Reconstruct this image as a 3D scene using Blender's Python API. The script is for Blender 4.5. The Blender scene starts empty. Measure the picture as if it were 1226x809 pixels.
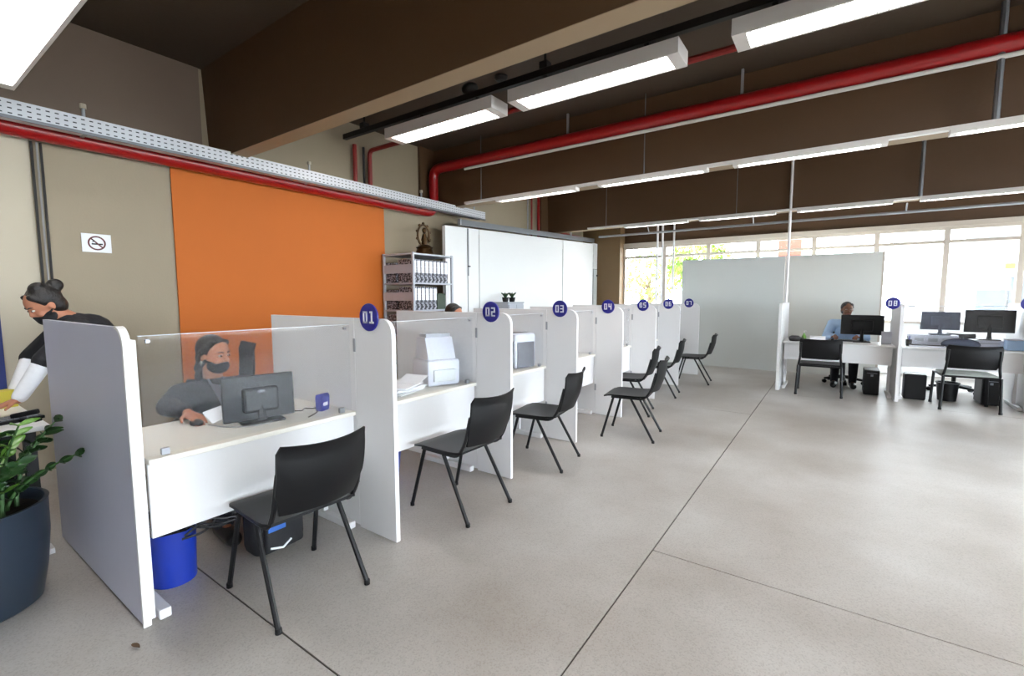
import bpy, bmesh, math, random
from mathutils import Vector, Matrix, Euler
PI = math.pi
random.seed(7)
SC = bpy.context.scene
COL = SC.collection

# ------------------------------------------------------------------ camera
cam_d = bpy.data.cameras.new('camera'); cam = bpy.data.objects.new('camera', cam_d); COL.objects.link(cam)
yaw, pit, rol = -0.610129107, 0.0881548375, 0.00200588543
_f = Vector((math.sin(yaw)*math.cos(pit), math.cos(yaw)*math.cos(pit), -math.sin(pit)))
_r = Vector((math.cos(yaw), -math.sin(yaw), 0)); _d = _f.cross(_r)
_r2 = _r*math.cos(rol)+_d*math.sin(rol); _d2 = -_r*math.sin(rol)+_d*math.cos(rol)
cam.matrix_world = Matrix(((_r2.x, -_d2.x, -_f.x, 0), (_r2.y, -_d2.y, -_f.y, 0), (_r2.z, -_d2.z, -_f.z, 1.45), (0, 0, 0, 1)))
cam_d.sensor_fit = 'HORIZONTAL'; cam_d.sensor_width = 36; cam_d.lens = 555.37/1226*36
cam_d.clip_start = 0.05; cam_d.clip_end = 200
SC.camera = cam

# ------------------------------------------------------------------ sky and exposure
world = bpy.data.worlds.new('sky'); SC.world = world; world.use_nodes = True
_bg = world.node_tree.nodes['Background']
_bg.inputs[0].default_value = (0.82, 0.91, 1.0, 1); _bg.inputs[1].default_value = 17.0
SC.view_settings.view_transform = 'Standard'; SC.view_settings.look = 'None'
SC.view_settings.gamma = 1.0; SC.view_settings.exposure = 0.40; SC.view_settings.use_curve_mapping = False
LAMP = 16.0          # radiance of the fluorescent diffusers
SC.cycles.max_bounces = 8; SC.cycles.transparent_max_bounces = 24
SC.cycles.sample_clamp_indirect = 6.0

# ------------------------------------------------------------------ materials
def S(r, g, b):
    f = lambda c: (c/255)/12.92 if c <= 10 else ((c/255+0.055)/1.055)**2.4
    return (f(r), f(g), f(b), 1)

def mat(name, col, rough=0.5, metal=0.0, noise=0.0, scale=8.0, bump=0.0, bscale=60.0, spec=0.5, coat=0.0, emit=None, es=0.0):
    m = bpy.data.materials.new(name); m.use_nodes = True
    nt = m.node_tree; b = nt.nodes['Principled BSDF']
    b.inputs['Base Color'].default_value = col; b.inputs['Roughness'].default_value = rough
    b.inputs['Metallic'].default_value = metal; b.inputs['Specular IOR Level'].default_value = spec
    b.inputs['Coat Weight'].default_value = coat
    if emit: b.inputs['Emission Color'].default_value = emit; b.inputs['Emission Strength'].default_value = es
    tc = nt.nodes.new('ShaderNodeTexCoord')
    if noise > 0:
        n = nt.nodes.new('ShaderNodeTexNoise'); n.inputs['Scale'].default_value = scale; n.inputs['Detail'].default_value = 5
        nt.links.new(tc.outputs['Object'], n.inputs['Vector'])
        mx = nt.nodes.new('ShaderNodeMix'); mx.data_type = 'RGBA'
        mx.inputs['A'].default_value = tuple(c*(1-noise) for c in col[:3])+(1,)
        mx.inputs['B'].default_value = tuple(min(1, c*(1+noise)) for c in col[:3])+(1,)
        nt.links.new(n.outputs['Fac'], mx.inputs['Factor']); nt.links.new(mx.outputs['Result'], b.inputs['Base Color'])
    if bump > 0:
        n2 = nt.nodes.new('ShaderNodeTexNoise'); n2.inputs['Scale'].default_value = bscale; n2.inputs['Detail'].default_value = 3
        nt.links.new(tc.outputs['Object'], n2.inputs['Vector'])
        bp = nt.nodes.new('ShaderNodeBump'); bp.inputs['Strength'].default_value = bump; bp.inputs['Distance'].default_value = 0.01
        nt.links.new(n2.outputs['Fac'], bp.inputs['Height']); nt.links.new(bp.outputs['Normal'], b.inputs['Normal'])
    return m

def floor_mat():
    m = mat('terrazzo', S(150, 145, 138), 0.3); nt = m.node_tree; b = nt.nodes['Principled BSDF']
    tc = nt.nodes.new('ShaderNodeTexCoord')
    v = nt.nodes.new('ShaderNodeTexVoronoi'); v.inputs['Scale'].default_value = 170
    n = nt.nodes.new('ShaderNodeTexNoise'); n.inputs['Scale'].default_value = 0.9; n.inputs['Detail'].default_value = 6
    n2 = nt.nodes.new('ShaderNodeTexNoise'); n2.inputs['Scale'].default_value = 70; n2.inputs['Detail'].default_value = 2
    for k in (v, n, n2): nt.links.new(tc.outputs['Object'], k.inputs['Vector'])
    r1 = nt.nodes.new('ShaderNodeValToRGB')
    r1.color_ramp.elements[0].color = S(160, 152, 144); r1.color_ramp.elements[1].color = S(198, 195, 192)
    r1.color_ramp.elements[0].position = 0.32; r1.color_ramp.elements[1].position = 0.7
    nt.links.new(n.outputs['Fac'], r1.inputs[0])
    sep = nt.nodes.new('ShaderNodeSeparateColor'); nt.links.new(v.outputs['Color'], sep.inputs[0])
    r2 = nt.nodes.new('ShaderNodeValToRGB'); r2.color_ramp.interpolation = 'CONSTANT'
    e = r2.color_ramp.elements; e[0].color = (0.55, 0.52, 0.48, 1); e[1].position = 0.16; e[1].color = (0.95, 0.94, 0.93, 1)
    x = e.new(0.7); x.color = (1.1, 1.08, 1.05, 1); x = e.new(0.9); x.color = (0.78, 0.72, 0.66, 1)
    nt.links.new(sep.outputs[0], r2.inputs[0])
    mx = nt.nodes.new('ShaderNodeMix'); mx.data_type = 'RGBA'; mx.blend_type = 'MULTIPLY'; mx.inputs['Factor'].default_value = 0.32
    nt.links.new(r1.outputs[0], mx.inputs['A']); nt.links.new(r2.outputs[0], mx.inputs['B'])
    nt.links.new(mx.outputs['Result'], b.inputs['Base Color'])
    rr = nt.nodes.new('ShaderNodeMapRange'); rr.inputs['To Min'].default_value = 0.29; rr.inputs['To Max'].default_value = 0.40
    nt.links.new(n.outputs['Fac'], rr.inputs['Value']); nt.links.new(rr.outputs[0], b.inputs['Roughness'])
    return m

def tray_mat():
    m = mat('perforated_zinc', S(205, 207, 210), 0.4, 0.3); nt = m.node_tree; b = nt.nodes['Principled BSDF']
    tc = nt.nodes.new('ShaderNodeTexCoord'); br = nt.nodes.new('ShaderNodeTexBrick')
    mp = nt.nodes.new('ShaderNodeMapping'); mp.inputs['Rotation'].default_value = (0, PI/2, PI/2)
    cb = nt.nodes.new('ShaderNodeCombineXYZ'); sx = nt.nodes.new('ShaderNodeSeparateXYZ')
    nt.links.new(tc.outputs['Object'], sx.inputs[0]); nt.links.new(sx.outputs['Y'], cb.inputs['X']); nt.links.new(sx.outputs['Z'], cb.inputs['Y'])
    nt.links.new(cb.outputs[0], br.inputs['Vector'])
    br.offset = 0.0; br.inputs['Color1'].default_value = S(48, 48, 50); br.inputs['Color2'].default_value = S(60, 60, 62)
    br.inputs['Mortar'].default_value = S(205, 206, 210); br.inputs['Scale'].default_value = 1.0
    br.inputs['Brick Width'].default_value = 0.05; br.inputs['Row Height'].default_value = 0.036; br.inputs['Mortar Size'].default_value = 0.0135
    br.inputs['Mortar Smooth'].default_value = 0.0
    nt.links.new(br.outputs['Color'], b.inputs['Base Color'])
    return m

def clear_mat(name, tint, white=0.06, gl=0.05):
    m = bpy.data.materials.new(name); m.use_nodes = True; nt = m.node_tree; nt.nodes.clear()
    out = nt.nodes.new('ShaderNodeOutputMaterial'); t = nt.nodes.new('ShaderNodeBsdfTransparent'); t.inputs[0].default_value = tint
    d = nt.nodes.new('ShaderNodeBsdfDiffuse'); d.inputs[0].default_value = (0.85, 0.87, 0.9, 1)
    g = nt.nodes.new('ShaderNodeBsdfGlossy'); g.inputs['Roughness'].default_value = 0.03
    a = nt.nodes.new('ShaderNodeMixShader'); a.inputs[0].default_value = white
    nt.links.new(t.outputs[0], a.inputs[1]); nt.links.new(d.outputs[0], a.inputs[2])
    fr = nt.nodes.new('ShaderNodeFresnel'); fr.inputs['IOR'].default_value = 1.45
    b = nt.nodes.new('ShaderNodeMixShader'); gm = nt.nodes.new('ShaderNodeNewGeometry')
    iv = nt.nodes.new('ShaderNodeMath'); iv.operation = 'SUBTRACT'; iv.inputs[0].default_value = 1.0; nt.links.new(gm.outputs['Backfacing'], iv.inputs[1])
    ml = nt.nodes.new('ShaderNodeMath'); ml.operation = 'MULTIPLY'; nt.links.new(iv.outputs[0], ml.inputs[0]); nt.links.new(fr.outputs[0], ml.inputs[1])
    nt.links.new(ml.outputs[0], b.inputs[0]); nt.links.new(a.outputs[0], b.inputs[1]); nt.links.new(g.outputs[0], b.inputs[2])
    nt.links.new(b.outputs[0], out.inputs[0])
    return m

def marble_mat():
    m = mat('marbled_board', S(60, 60, 68), 0.5); nt = m.node_tree; b = nt.nodes['Principled BSDF']
    tc = nt.nodes.new('ShaderNodeTexCoord'); n = nt.nodes.new('ShaderNodeTexNoise'); n.inputs['Scale'].default_value = 38; n.inputs['Detail'].default_value = 4
    r = nt.nodes.new('ShaderNodeValToRGB'); r.color_ramp.elements[0].position = 0.45; r.color_ramp.elements[0].color = S(35, 36, 42)
    r.color_ramp.elements[1].position = 0.62; r.color_ramp.elements[1].color = S(175, 176, 188)
    nt.links.new(tc.outputs['Object'], n.inputs['Vector']); nt.links.new(n.outputs['Fac'], r.inputs[0]); nt.links.new(r.outputs[0], b.inputs['Base Color'])
    return m

M = dict(
    floor=floor_mat(), joint=mat('joint_filler', S(70, 64, 58), 0.8),
    wall=mat('beige_wall_paint', S(144, 130, 108), 0.6, noise=0.06, scale=1.5, bump=0.1),
    wall_shade=mat('painted_wall_shade', S(112, 94, 80), 0.6, noise=0.06, scale=1.5),  # beige wall darkened in colour to stand for shade near the ceiling
    wall2=mat('pale_beige_paint', S(182, 172, 152), 0.6, noise=0.05, scale=2),
    orange=mat('orange_paint', S(182, 94, 20), 0.75, noise=0.05, scale=2),
    column=mat('brown_column_paint', S(104, 80, 48), 0.6, noise=0.08, scale=2),
    soffit=mat('pale_soffit_concrete', S(150, 128, 100), 0.7, noise=0.08, scale=2),
    beam=mat('brown_beam_paint', S(76, 51, 26), 0.6, noise=0.07, scale=1.2, bump=0.08),
    ceil=mat('grey_brown_concrete', S(72, 59, 46), 0.7, noise=0.08, scale=1.0, bump=0.15, bscale=25),
    white=mat('white_laminate', S(236, 235, 236), 0.35, noise=0.01),
    cream=mat('cream_laminate', S(240, 236, 226), 0.35, noise=0.01),
    grey_lam=mat('grey_laminate', S(204, 204, 222), 0.4, noise=0.03, scale=4),
    edge=mat('white_edge_band', S(242, 241, 240), 0.35, noise=0.01, scale=20),
    part_white=mat('white_drywall', S(240, 240, 238), 0.6, noise=0.015, scale=1),
    part_grey=mat('light_grey_board', S(206, 210, 208), 0.5, noise=0.02, scale=2),
    part_grey2=mat('warm_grey_board', S(214, 214, 208), 0.5, noise=0.02, scale=2),
    alu=mat('window_aluminium', S(190, 178, 165), 0.45, noise=0.03, scale=3),
    steel=mat('grey_steel', S(165, 168, 174), 0.35, 0.5, noise=0.04),
    shelf=mat('grey_shelf_paint', S(176, 180, 188), 0.45, noise=0.03),
    tray=tray_mat(), tray_lip=mat('zinc_lip', S(120, 122, 126), 0.4, 0.6, noise=0.05),
    red=mat('red_pipe_paint', S(146, 6, 12), 0.32, noise=0.05, scale=3, coat=0.3),
    dred=mat('dark_red_conduit', S(130, 22, 16), 0.4, noise=0.05),
    black_pipe=mat('black_rail_paint', S(20, 18, 17), 0.5, noise=0.1),
    lamp_white=mat('luminaire_enamel', S(226, 222, 218), 0.4, noise=0.01),
    glow=mat('fluorescent_diffuser', (1, 1, 1, 1), 0.5, emit=(1.0, 0.98, 0.95, 1), es=LAMP),
    black=mat('black_polypropylene', S(15, 15, 17), 0.45, noise=0.1, scale=30, spec=0.25),
    black_metal=mat('black_tube_enamel', S(17, 17, 20), 0.35, noise=0.08, spec=0.3),
    seat9=mat('pale_seat_pad', S(150, 158, 152), 0.5, noise=0.05),
    screen=mat('dark_monitor_plastic', S(15, 16, 19), 0.4, noise=0.08, spec=0.25),
    glass_off=mat('dark_screen_glass', S(12, 13, 18), 0.12, noise=0.05),
    logo=mat('grey_print', S(120, 125, 132), 0.4, noise=0.02),
    navy=mat('navy_disc', S(28, 26, 128), 0.35, noise=0.03),
    num=mat('white_numeral', S(245, 246, 252), 0.4, noise=0.01),
    bluebin=mat('blue_bin_plastic', S(20, 48, 150), 0.35, noise=0.05),
    bag=mat('black_bin_liner', S(16, 16, 20), 0.25, noise=0.2, bump=0.6, bscale=30),
    blue=mat('blue_plastic', S(44, 52, 150), 0.4, noise=0.05),
    paper=mat('white_paper', S(245, 245, 248), 0.7, noise=0.01),
    yellow=mat('yellow_card', S(205, 190, 70), 0.6, noise=0.05),
    printer=mat('printer_grey', S(212, 214, 224), 0.4, noise=0.02),
    printer_dark=mat('printer_dark_front', S(92, 92, 100), 0.25, noise=0.45, scale=14),
    bluegrey=mat('blue_grey_fabric', S(70, 76, 92), 0.8, noise=0.15, scale=50, bump=0.2, bscale=200),
    pot=mat('anthracite_pot', S(38, 48, 60), 0.3, noise=0.12, scale=3),
    soil=mat('dark_soil', S(36, 26, 18), 0.95, noise=0.3, scale=40, bump=0.6),
    leaf=mat('dark_glossy_leaf', S(30, 62, 24), 0.35, noise=0.3, scale=9),
    leaf2=mat('young_green_leaf', S(92, 140, 46), 0.35, noise=0.25, scale=9),
    stem=mat('green_stem', S(60, 96, 48), 0.5, noise=0.1),
    glass=clear_mat('window_glass', (0.97, 0.98, 0.98, 1), 0.01),
    acrylic=clear_mat('clear_acrylic', (0.985, 0.99, 0.995, 1), 0.022),
    acrylic_edge=mat('acrylic_edge', S(205, 212, 222), 0.2, noise=0.02),
    marble=marble_mat(), spine=mat('white_spine_label', S(238, 238, 242), 0.6, noise=0.02),
    bronze=mat('dark_bronze', S(70, 48, 22), 0.35, 0.7, noise=0.3, scale=20),
    box_green=mat('dark_green_box', S(62, 74, 60), 0.6, noise=0.1),
    sign_ink=mat('dark_red_ink', S(96, 40, 42), 0.6, noise=0.03),
    skin=mat('brown_skin', S(176, 118, 92), 0.5, noise=0.06, scale=14, spec=0.35),
    skin_dark=mat('dark_brown_skin', S(120, 82, 62), 0.5, noise=0.06, scale=14, spec=0.35),
    hair=mat('black_hair', S(20, 15, 14), 0.45, noise=0.3, scale=60, bump=0.5, bscale=120),
    hair_grey=mat('dark_greying_hair', S(48, 44, 44), 0.6, noise=0.4, scale=60, bump=0.5, bscale=120),
    mask=mat('black_face_mask', S(18, 18, 22), 0.8, noise=0.1, bump=0.2, bscale=200),
    jacket=mat('charcoal_jacket', S(38, 38, 46), 0.8, noise=0.15, scale=20, bump=0.4, bscale=40),
    jacket2=mat('black_jacket', S(20, 20, 26), 0.8, noise=0.15, scale=20, bump=0.4, bscale=40),
    blouse=mat('grey_blouse', S(150, 148, 160), 0.8, noise=0.08, scale=30),
    whitecloth=mat('white_sleeve_cloth', S(232, 232, 236), 0.8, noise=0.04, scale=20, bump=0.3, bscale=30),
    shirt=mat('light_blue_shirt', S(176, 206, 240), 0.8, noise=0.05, scale=20, bump=0.3, bscale=30),
    trousers=mat('dark_trousers', S(28, 30, 38), 0.85, noise=0.15, scale=30),
    shoe=mat('black_shoe', S(18, 18, 18), 0.4, noise=0.1),
    eye=mat('eye_white', S(225, 220, 214), 0.2, noise=0.02), pupil=mat('dark_iris', S(28, 18, 14), 0.15, noise=0.1),
    lip=mat('lips', S(140, 78, 72), 0.5, noise=0.1), earring=mat('pale_earring', S(225, 222, 210), 0.2, 0.5, noise=0.05),
    cable=mat('black_cable', S(22, 22, 24), 0.5, noise=0.1), cable_w=mat('grey_cable', S(150, 148, 146), 0.5, noise=0.1),
    pack=mat('black_backpack_cloth', S(20, 20, 24), 0.8, noise=0.2, scale=40, bump=0.3), packblue=mat('blue_backpack_panel', S(44, 92, 168), 0.7, noise=0.1),
    banner=mat('dark_blue_cloth', S(40, 52, 110), 0.8, noise=0.08),
    pave=mat('pale_paving', S(205, 200, 192), 0.8, noise=0.06), render_w=mat('white_render', S(240, 238, 234), 0.8, noise=0.03),
    salmon=mat('salmon_paint', S(150, 70, 54), 0.7, noise=0.05), darkpane=mat('grey_pane', S(84, 90, 96), 0.3, noise=0.05),
    bark=mat('bark', S(92, 72, 54), 0.9, noise=0.25, scale=20), treeleaf=mat('yellow_green_leaf', S(112, 138, 50), 0.6, noise=0.35, scale=3),  # tree foliage is a mottled yellow-green
    orange_sign=mat('orange_awning', S(190, 110, 40), 0.6, noise=0.04), mug=mat('dark_mug', S(40, 36, 36), 0.4, noise=0.1),
)

# ------------------------------------------------------------------ mesh helpers
def box(bm, x0, x1, y0, y1, z0, z1, bev=0.0, seg=2):
    vs = [bm.verts.new(p) for p in ((x0,y0,z0),(x1,y0,z0),(x1,y1,z0),(x0,y1,z0),(x0,y0,z1),(x1,y0,z1),(x1,y1,z1),(x0,y1,z1))]
    fs = [bm.faces.new([vs[i] for i in q]) for q in ((3,2,1,0),(4,5,6,7),(0,1,5,4),(1,2,6,5),(2,3,7,6),(3,0,4,7))]
    if bev > 0:
        es = list({e for f in fs for e in f.edges})
        bmesh.ops.bevel(bm, geom=es, offset=bev, segments=seg, affect='EDGES', profile=0.5)
    return vs

def obox(bm, p, size, R=None, bev=0.0):
    b2 = bmesh.new(); sx, sy, sz = (s/2 for s in size); box(b2, -sx, sx, -sy, sy, -sz, sz, bev)
    mt = Matrix.Translation(p) @ ((R.to_4x4()) if R is not None else Matrix())
    merge(bm, b2, mt)

def merge(bm, b2, mt=None):
    me = bpy.data.meshes.new('tmp'); b2.to_mesh(me); b2.free()
    if mt is not None: me.transform(mt)
    bm.from_mesh(me); bpy.data.meshes.remove(me)

def frame(d):
    d = d.normalized(); a = Vector((0, 0, 1)) if abs(d.z) < 0.9 else Vector((1, 0, 0))
    u = d.cross(a).normalized(); return u, d.cross(u).normalized()

def tube(bm, pts, r, seg=8, caps=True):
    pts = [Vector(p) for p in pts]; n = len(pts); rs = r if isinstance(r, (list, tuple)) else [r]*n
    rings = []; u = None
    for i, p in enumerate(pts):
        d = (pts[min(i+1, n-1)]-pts[max(i-1, 0)]).normalized()
        if u is None: u, v = frame(d)
        else:
            u = (u-d*u.dot(d)).normalized(); v = d.cross(u).normalized()
        if i == 0: v = d.cross(u).normalized()
        rings.append([bm.verts.new(p+(u*math.cos(2*PI*k/seg)+v*math.sin(2*PI*k/seg))*rs[i]) for k in range(seg)])
    for a, b in zip(rings, rings[1:]):
        for k in range(seg): bm.faces.new((a[k], a[(k+1)%seg], b[(k+1)%seg], b[k]))
    if caps: bm.faces.new(rings[0][::-1]); bm.faces.new(rings[-1])

def arc_pts(pts, rad, n=5):
    """round the corners of a polyline"""
    pts = [Vector(p) for p in pts]; out = [pts[0]]
    for a, b, c in zip(pts, pts[1:], pts[2:]):
        d1 = (a-b).normalized(); d2 = (c-b).normalized(); r = min(rad, (a-b).length*.45, (c-b).length*.45)
        p, q = b+d1*r, b+d2*r
        for i in range(n+1):
            t = i/n; out.append(p*(1-t)**2+b*2*t*(1-t)+q*t*t)
    return out+[pts[-1]]

def lathe(bm, prof, c=(0, 0, 0), seg=24):
    c = Vector(c); rings = []
    for r, z in prof:
        rings.append([bm.verts.new(c+Vector((r*math.cos(2*PI*k/seg), r*math.sin(2*PI*k/seg), z))) for k in range(seg)])
    for a, b in zip(rings, rings[1:]):
        for k in range(seg): bm.faces.new((a[k], a[(k+1)%seg], b[(k+1)%seg], b[k]))
    bm.faces.new(rings[0][::-1]); bm.faces.new(rings[-1])

def prism(bm, poly, axis, a, b):
    """poly of (u, v); axis 'y': (x,z) extruded in y; 'x': (y,z) in x; 'z': (x,y) in z"""
    mk = {'y': lambda u, v, t: (u, t, v), 'x': lambda u, v, t: (t, u, v), 'z': lambda u, v, t: (u, v, t)}[axis]
    A = [bm.verts.new(mk(u, v, a)) for u, v in poly]; B = [bm.verts.new(mk(u, v, b)) for u, v in poly]
    n = len(poly)
    for i in range(n): bm.faces.new((A[i], A[(i+1)%n], B[(i+1)%n], B[i]))
    bm.faces.new(A[::-1]); bm.faces.new(B)

def ell(bm, c, r, R=None, sub=2):
    mt = Matrix.Translation(Vector(c)) @ (R.to_4x4() if R is not None else Matrix()) @ Matrix.Diagonal((r[0], r[1], r[2], 1))
    bmesh.ops.create_icosphere(bm, subdivisions=sub, radius=1, matrix=mt)

def cap(bm, p1, r1, p2, r2, seg=12, nh=4):
    p1 = Vector(p1); p2 = Vector(p2); d = (p2-p1).normalized(); pts = []; rs = []
    for i in range(nh):
        t = (1-i/nh)*PI/2; pts.append(p1-d*r1*math.sin(t)); rs.append(max(r1*math.cos(t), 1e-4))
    pts.append(p1); rs.append(r1); pts.append(p2); rs.append(r2)
    for i in range(1, nh+1):
        t = i/nh*PI/2; pts.append(p2+d*r2*math.sin(t)); rs.append(max(r2*math.cos(t), 1e-4))
    u, v = frame(d); rings = [[bm.verts.new(p+(u*math.cos(2*PI*k/seg)+v*math.sin(2*PI*k/seg))*r) for k in range(seg)] for p, r in zip(pts, rs)]
    for a, b in zip(rings, rings[1:]):
        for k in range(seg): bm.faces.new((a[k], a[(k+1)%seg], b[(k+1)%seg], b[k]))
    bm.faces.new(rings[0][::-1]); bm.faces.new(rings[-1])

def obj(name, bm, m, parent=None, smooth=False, kind=None):
    bmesh.ops.recalc_face_normals(bm, faces=bm.faces[:])
    me = bpy.data.meshes.new(name); bm.to_mesh(me); bm.free()
    me.materials.append(m)
    if smooth:
        for p in me.polygons: p.use_smooth = True
        try: me.set_sharp_from_angle(angle=math.radians(38))
        except Exception: pass
    o = bpy.data.objects.new(name, me); COL.objects.link(o)
    if parent: o.parent = parent
    if kind: o['kind'] = kind
    return o

def B(): return bmesh.new()
def bx(name, m, parent, *a, bev=0.0, kind=None):
    b = B(); box(b, *a, bev=bev); return obj(name, b, m, parent, kind=kind)
def tb(name, m, parent, pts, r, seg=8):
    b = B(); tube(b, pts, r, seg); return obj(name, b, m, parent, smooth=True)

def tag(o, label, cat, group=None):
    o['label'] = label; o['category'] = cat
    if group: o['group'] = group
    return o
def thing(name, label, cat, loc=(0, 0, 0), rz=0, group=None):
    o = bpy.data.objects.new(name, None); COL.objects.link(o); o.location = loc; o.rotation_euler = (0, 0, rz)
    o.empty_display_size = 0.1
    return tag(o, label, cat, group)
def dup(root, loc, rz, label, group=None):
    r = root.copy(); COL.objects.link(r); r.location = loc; r.rotation_euler = (0, 0, rz); r['label'] = label
    if group: r['group'] = group
    def rec(a, pa):
        for ch in list(a.children):
            c = ch.copy(); COL.objects.link(c); c.parent = pa; rec(ch, c)
    rec(root, r); return r
def struct(o): o['kind'] = 'structure'; return o

# ------------------------------------------------------------------ room shell
XW = -5.4; XR = 7.2; YB = -4.0; YF = 11.2; ZC = 3.75; ZB = 2.86
fl = struct(bx('floor', M['joint'], None, XW-.15, XR+.1, YB-.1, YF+.2, -0.12, -0.006))
for xa, xb, ys in ((XW-.15, -.8, (YB-.1, .98, 6.3, YF+.2)), (-.8, 4.3, (YB-.1, 2.55, 7.9, YF+.2)), (4.3, XR+.1, (YB-.1, 2.55, 7.9, YF+.2))):
    for ya, yb in zip(ys, ys[1:]):
        bx('floor_slab', M['floor'], fl, xa+.004, xb-.004, ya+.004, yb-.004, -0.02, 0.0)
struct(bx('ceiling', M['ceil'], None, XW-.15, XR+.1, YB-.1, YF+.2, ZC, ZC+.15))
for y in (-1.05, 2.27, 5.55, 9.05):
    b = B(); prism(b, [(y, ZB), (y+.16, ZB), (y+.2, ZC), (y-.04, ZC)], 'x', XW, XR)
    o = struct(obj('ceiling_beam', b, M['beam'])); bx('soffit', M['soffit'], o, XW, XR, y+.001, y+.159, ZB-.004, ZB)
wl = struct(bx('wall_left', M['wall'], None, XW-.15, XW, YB-.1, YF+.2, 0, ZC))
bx('painted_panel', M['orange'], wl, XW, XW+.02, 1.90, 4.5, 0, 2.72)
bx('upper_shade_panel', M['wall_shade'], wl, XW, XW+.01, YB, 2.2, 2.90, ZC)  # thin added sheet that paints shade onto the upper wall
bx('plaster_panel', M['wall2'], wl, XW, XW+.012, -2.2, .93, 0, 2.72)
bx('plaster_panel', M['wall'], wl, XW, XW+.008, 1.0, 1.88, 0, 2.72)
bx('pilaster', M['beam'], wl, XW, XW+.05, 5.2, 5.5, 2.9, ZC)
bx('pilaster', M['beam'], wl, XW, XW+.06, 8.75, 9.05, 2.6, ZC)
struct(bx('wall_back', M['part_white'], None, XW, XR, YB-.15, YB, 0, ZC))
wr = struct(B() and bx('wall_right', M['wall'], None, XR, XR+.15, YB, YF, 2.75, ZC))
bx('sill', M['wall'], wr, XR, XR+.15, YB, YF, 0, .5)
# far wall: lintel, sill, column
wf = struct(bx('wall_far', M['beam'], None, -4.4, XR, YF, YF+.15, 2.72, ZC))
bx('sill', M['part_white'], wf, -4.4, XR, YF, YF+.15, 0, .95)
struct(bx('column', M['column'], None, XW, -4.4, YF-.3, YF+.15, 0, ZC))
bx('trim_1', M['alu'], None, -4.4, XR, YF-.08, YF, 2.66, 2.75, kind='structure')
mx = [-4.4, -3.4, -2.42, -1.43, -.43, .56, 1.53, 2.46, 3.4, 4.35, 5.3, 6.25, XR]
for i, (a, c) in enumerate(zip(mx, mx[1:])):
    w = bpy.data.objects.new('window_%d' % (i+1), None); COL.objects.link(w); struct(w); w.location = (a, YF, .95)
    bb = B(); t = .04
    box(bb, 0, t, -.05, .05, 0, 1.72); box(bb, c-a-t, c-a, -.05, .05, 0, 1.72); box(bb, t, c-a-t, -.05, .05, 0, .05); box(bb, t, c-a-t, -.05, .05, 1.66, 1.72)
    obj('window_frame', bb, M['alu'], w)
    bx('transom', M['alu'], w, t, c-a-t, -.045, .045, 1.43, 1.485)
    bx('pane', M['glass'], w, t, c-a-t, -.004, .004, .05, 1.43)
    bx('pane', M['glass'], w, t, c-a-t, -.004, .004, 1.485, 1.66)
# right-hand glazing, outside the frame
ys = [YB+i*1.52 for i in range(11)]
for i, (a, c) in enumerate(zip(ys, ys[1:])):
    w = bpy.data.objects.new('window_%d' % (i+20), None); COL.objects.link(w); struct(w); w.location = (XR, a, .5)
    bb = B(); t = .04
    box(bb, 0, .1, 0, t, 0, 2.25); box(bb, 0, .1, c-a-t, c-a, 0, 2.25); box(bb, 0, .1, t, c-a-t, 0, .05); box(bb, 0, .1, t, c-a-t, 2.2, 2.25)
    obj('window_frame', bb, M['alu'], w)
    bx('pane', M['glass'], w, .046, .054, t, c-a-t, .05, 2.2)

# white partition on the left beyond the shelf
wp = bpy.data.objects.new('wall_partition', None); COL.objects.link(wp); struct(wp); wp.location = (-5, 5.6, 0)
for a, c in ((-.24, .28), (.30, .58), (.60, 3.50), (3.53, 5.05)):
    z0 = 2.56+.2*(a/5.3); z1 = 2.56+.2*(c/5.3)
    bb = B(); prism(bb, [(a, 0), (c, 0), (c, z1), (a, z0)], 'x', -.06, 0); obj('partition_panel', bb, M['part_white'], wp)
bb = B(); box(bb, -.05, -.012, 0, 5.3, 0.0, 2.5); obj('partition_core', bb, M['joint'], wp)
bb = B(); tube(bb, [(.012, .29, 1.8), (.012, .29, 2.56)], .012, 6); obj('edge_rail', bb, M['steel'], wp)
bb = B(); tube(bb, [(.02, .29, 1.95), (.05, .29, 1.95), (.05, .24, 1.95)], .01, 6); obj('pull_handle', bb, M['black_metal'], wp)
d1 = bpy.data.objects.new('door_1', None); COL.objects.link(d1); struct(d1); d1.location = (-5, 10.68, 0)
bx('door_leaf', M['part_grey'], d1, -.05, .012, 0, .2, 0, 2.13)
bb = B(); tube(bb, [(.012, .17, 1.98), (.05, .17, 1.98)], .02, 8); obj('door_closer', bb, M['black_metal'], d1)
bx('lintel_panel', M['part_white'], d1, -.06, 0, 0, .22, 2.14, 2.77)

# ------------------------------------------------------------------ outside
struct(bx('paving', M['pave'], None, -30, 40, -40, 60, -.3, -.15))
t = thing('white_building', 'white rendered building beyond the windows on the right', 'building', (6, 22, -.15))
bb = B(); box(bb, -4, 22, 0, 6, 0, 9); obj('wall', bb, M['render_w'], t)
for k in range(3): bx('window', M['darkpane'], t, -2.5+k*4, -1.2+k*4, -.06, .02, 2.6, 4.2)
t = thing('salmon_column', 'salmon pink column outside seen over the grey partition', 'column', (-1.05, 14, -.15))
bx('shaft', M['salmon'], t, -.25, .25, -.25, .25, 0, 4.3); bx('base', M['render_w'], t, -.32, .32, -.32, .32, 0, .3)
t = thing('white_cabinet', 'pale grey cabinet outside under an orange awning, far right window', 'cabinet', (3.2, 15.4, -.15))
bx('body', M['darkpane'], t, -.5, .0, 0, .5, 0, 1.75); bx('door', M['darkpane'], t, .05, .5, 0, .5, 0, 2.05); bx('side_panel', M['darkpane'], t, .55, .66, 0, .5, 0, 2.1)
bx('awning', M['orange_sign'], t, -.1, .4, -.2, .0, 2.22, 2.34)
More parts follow.
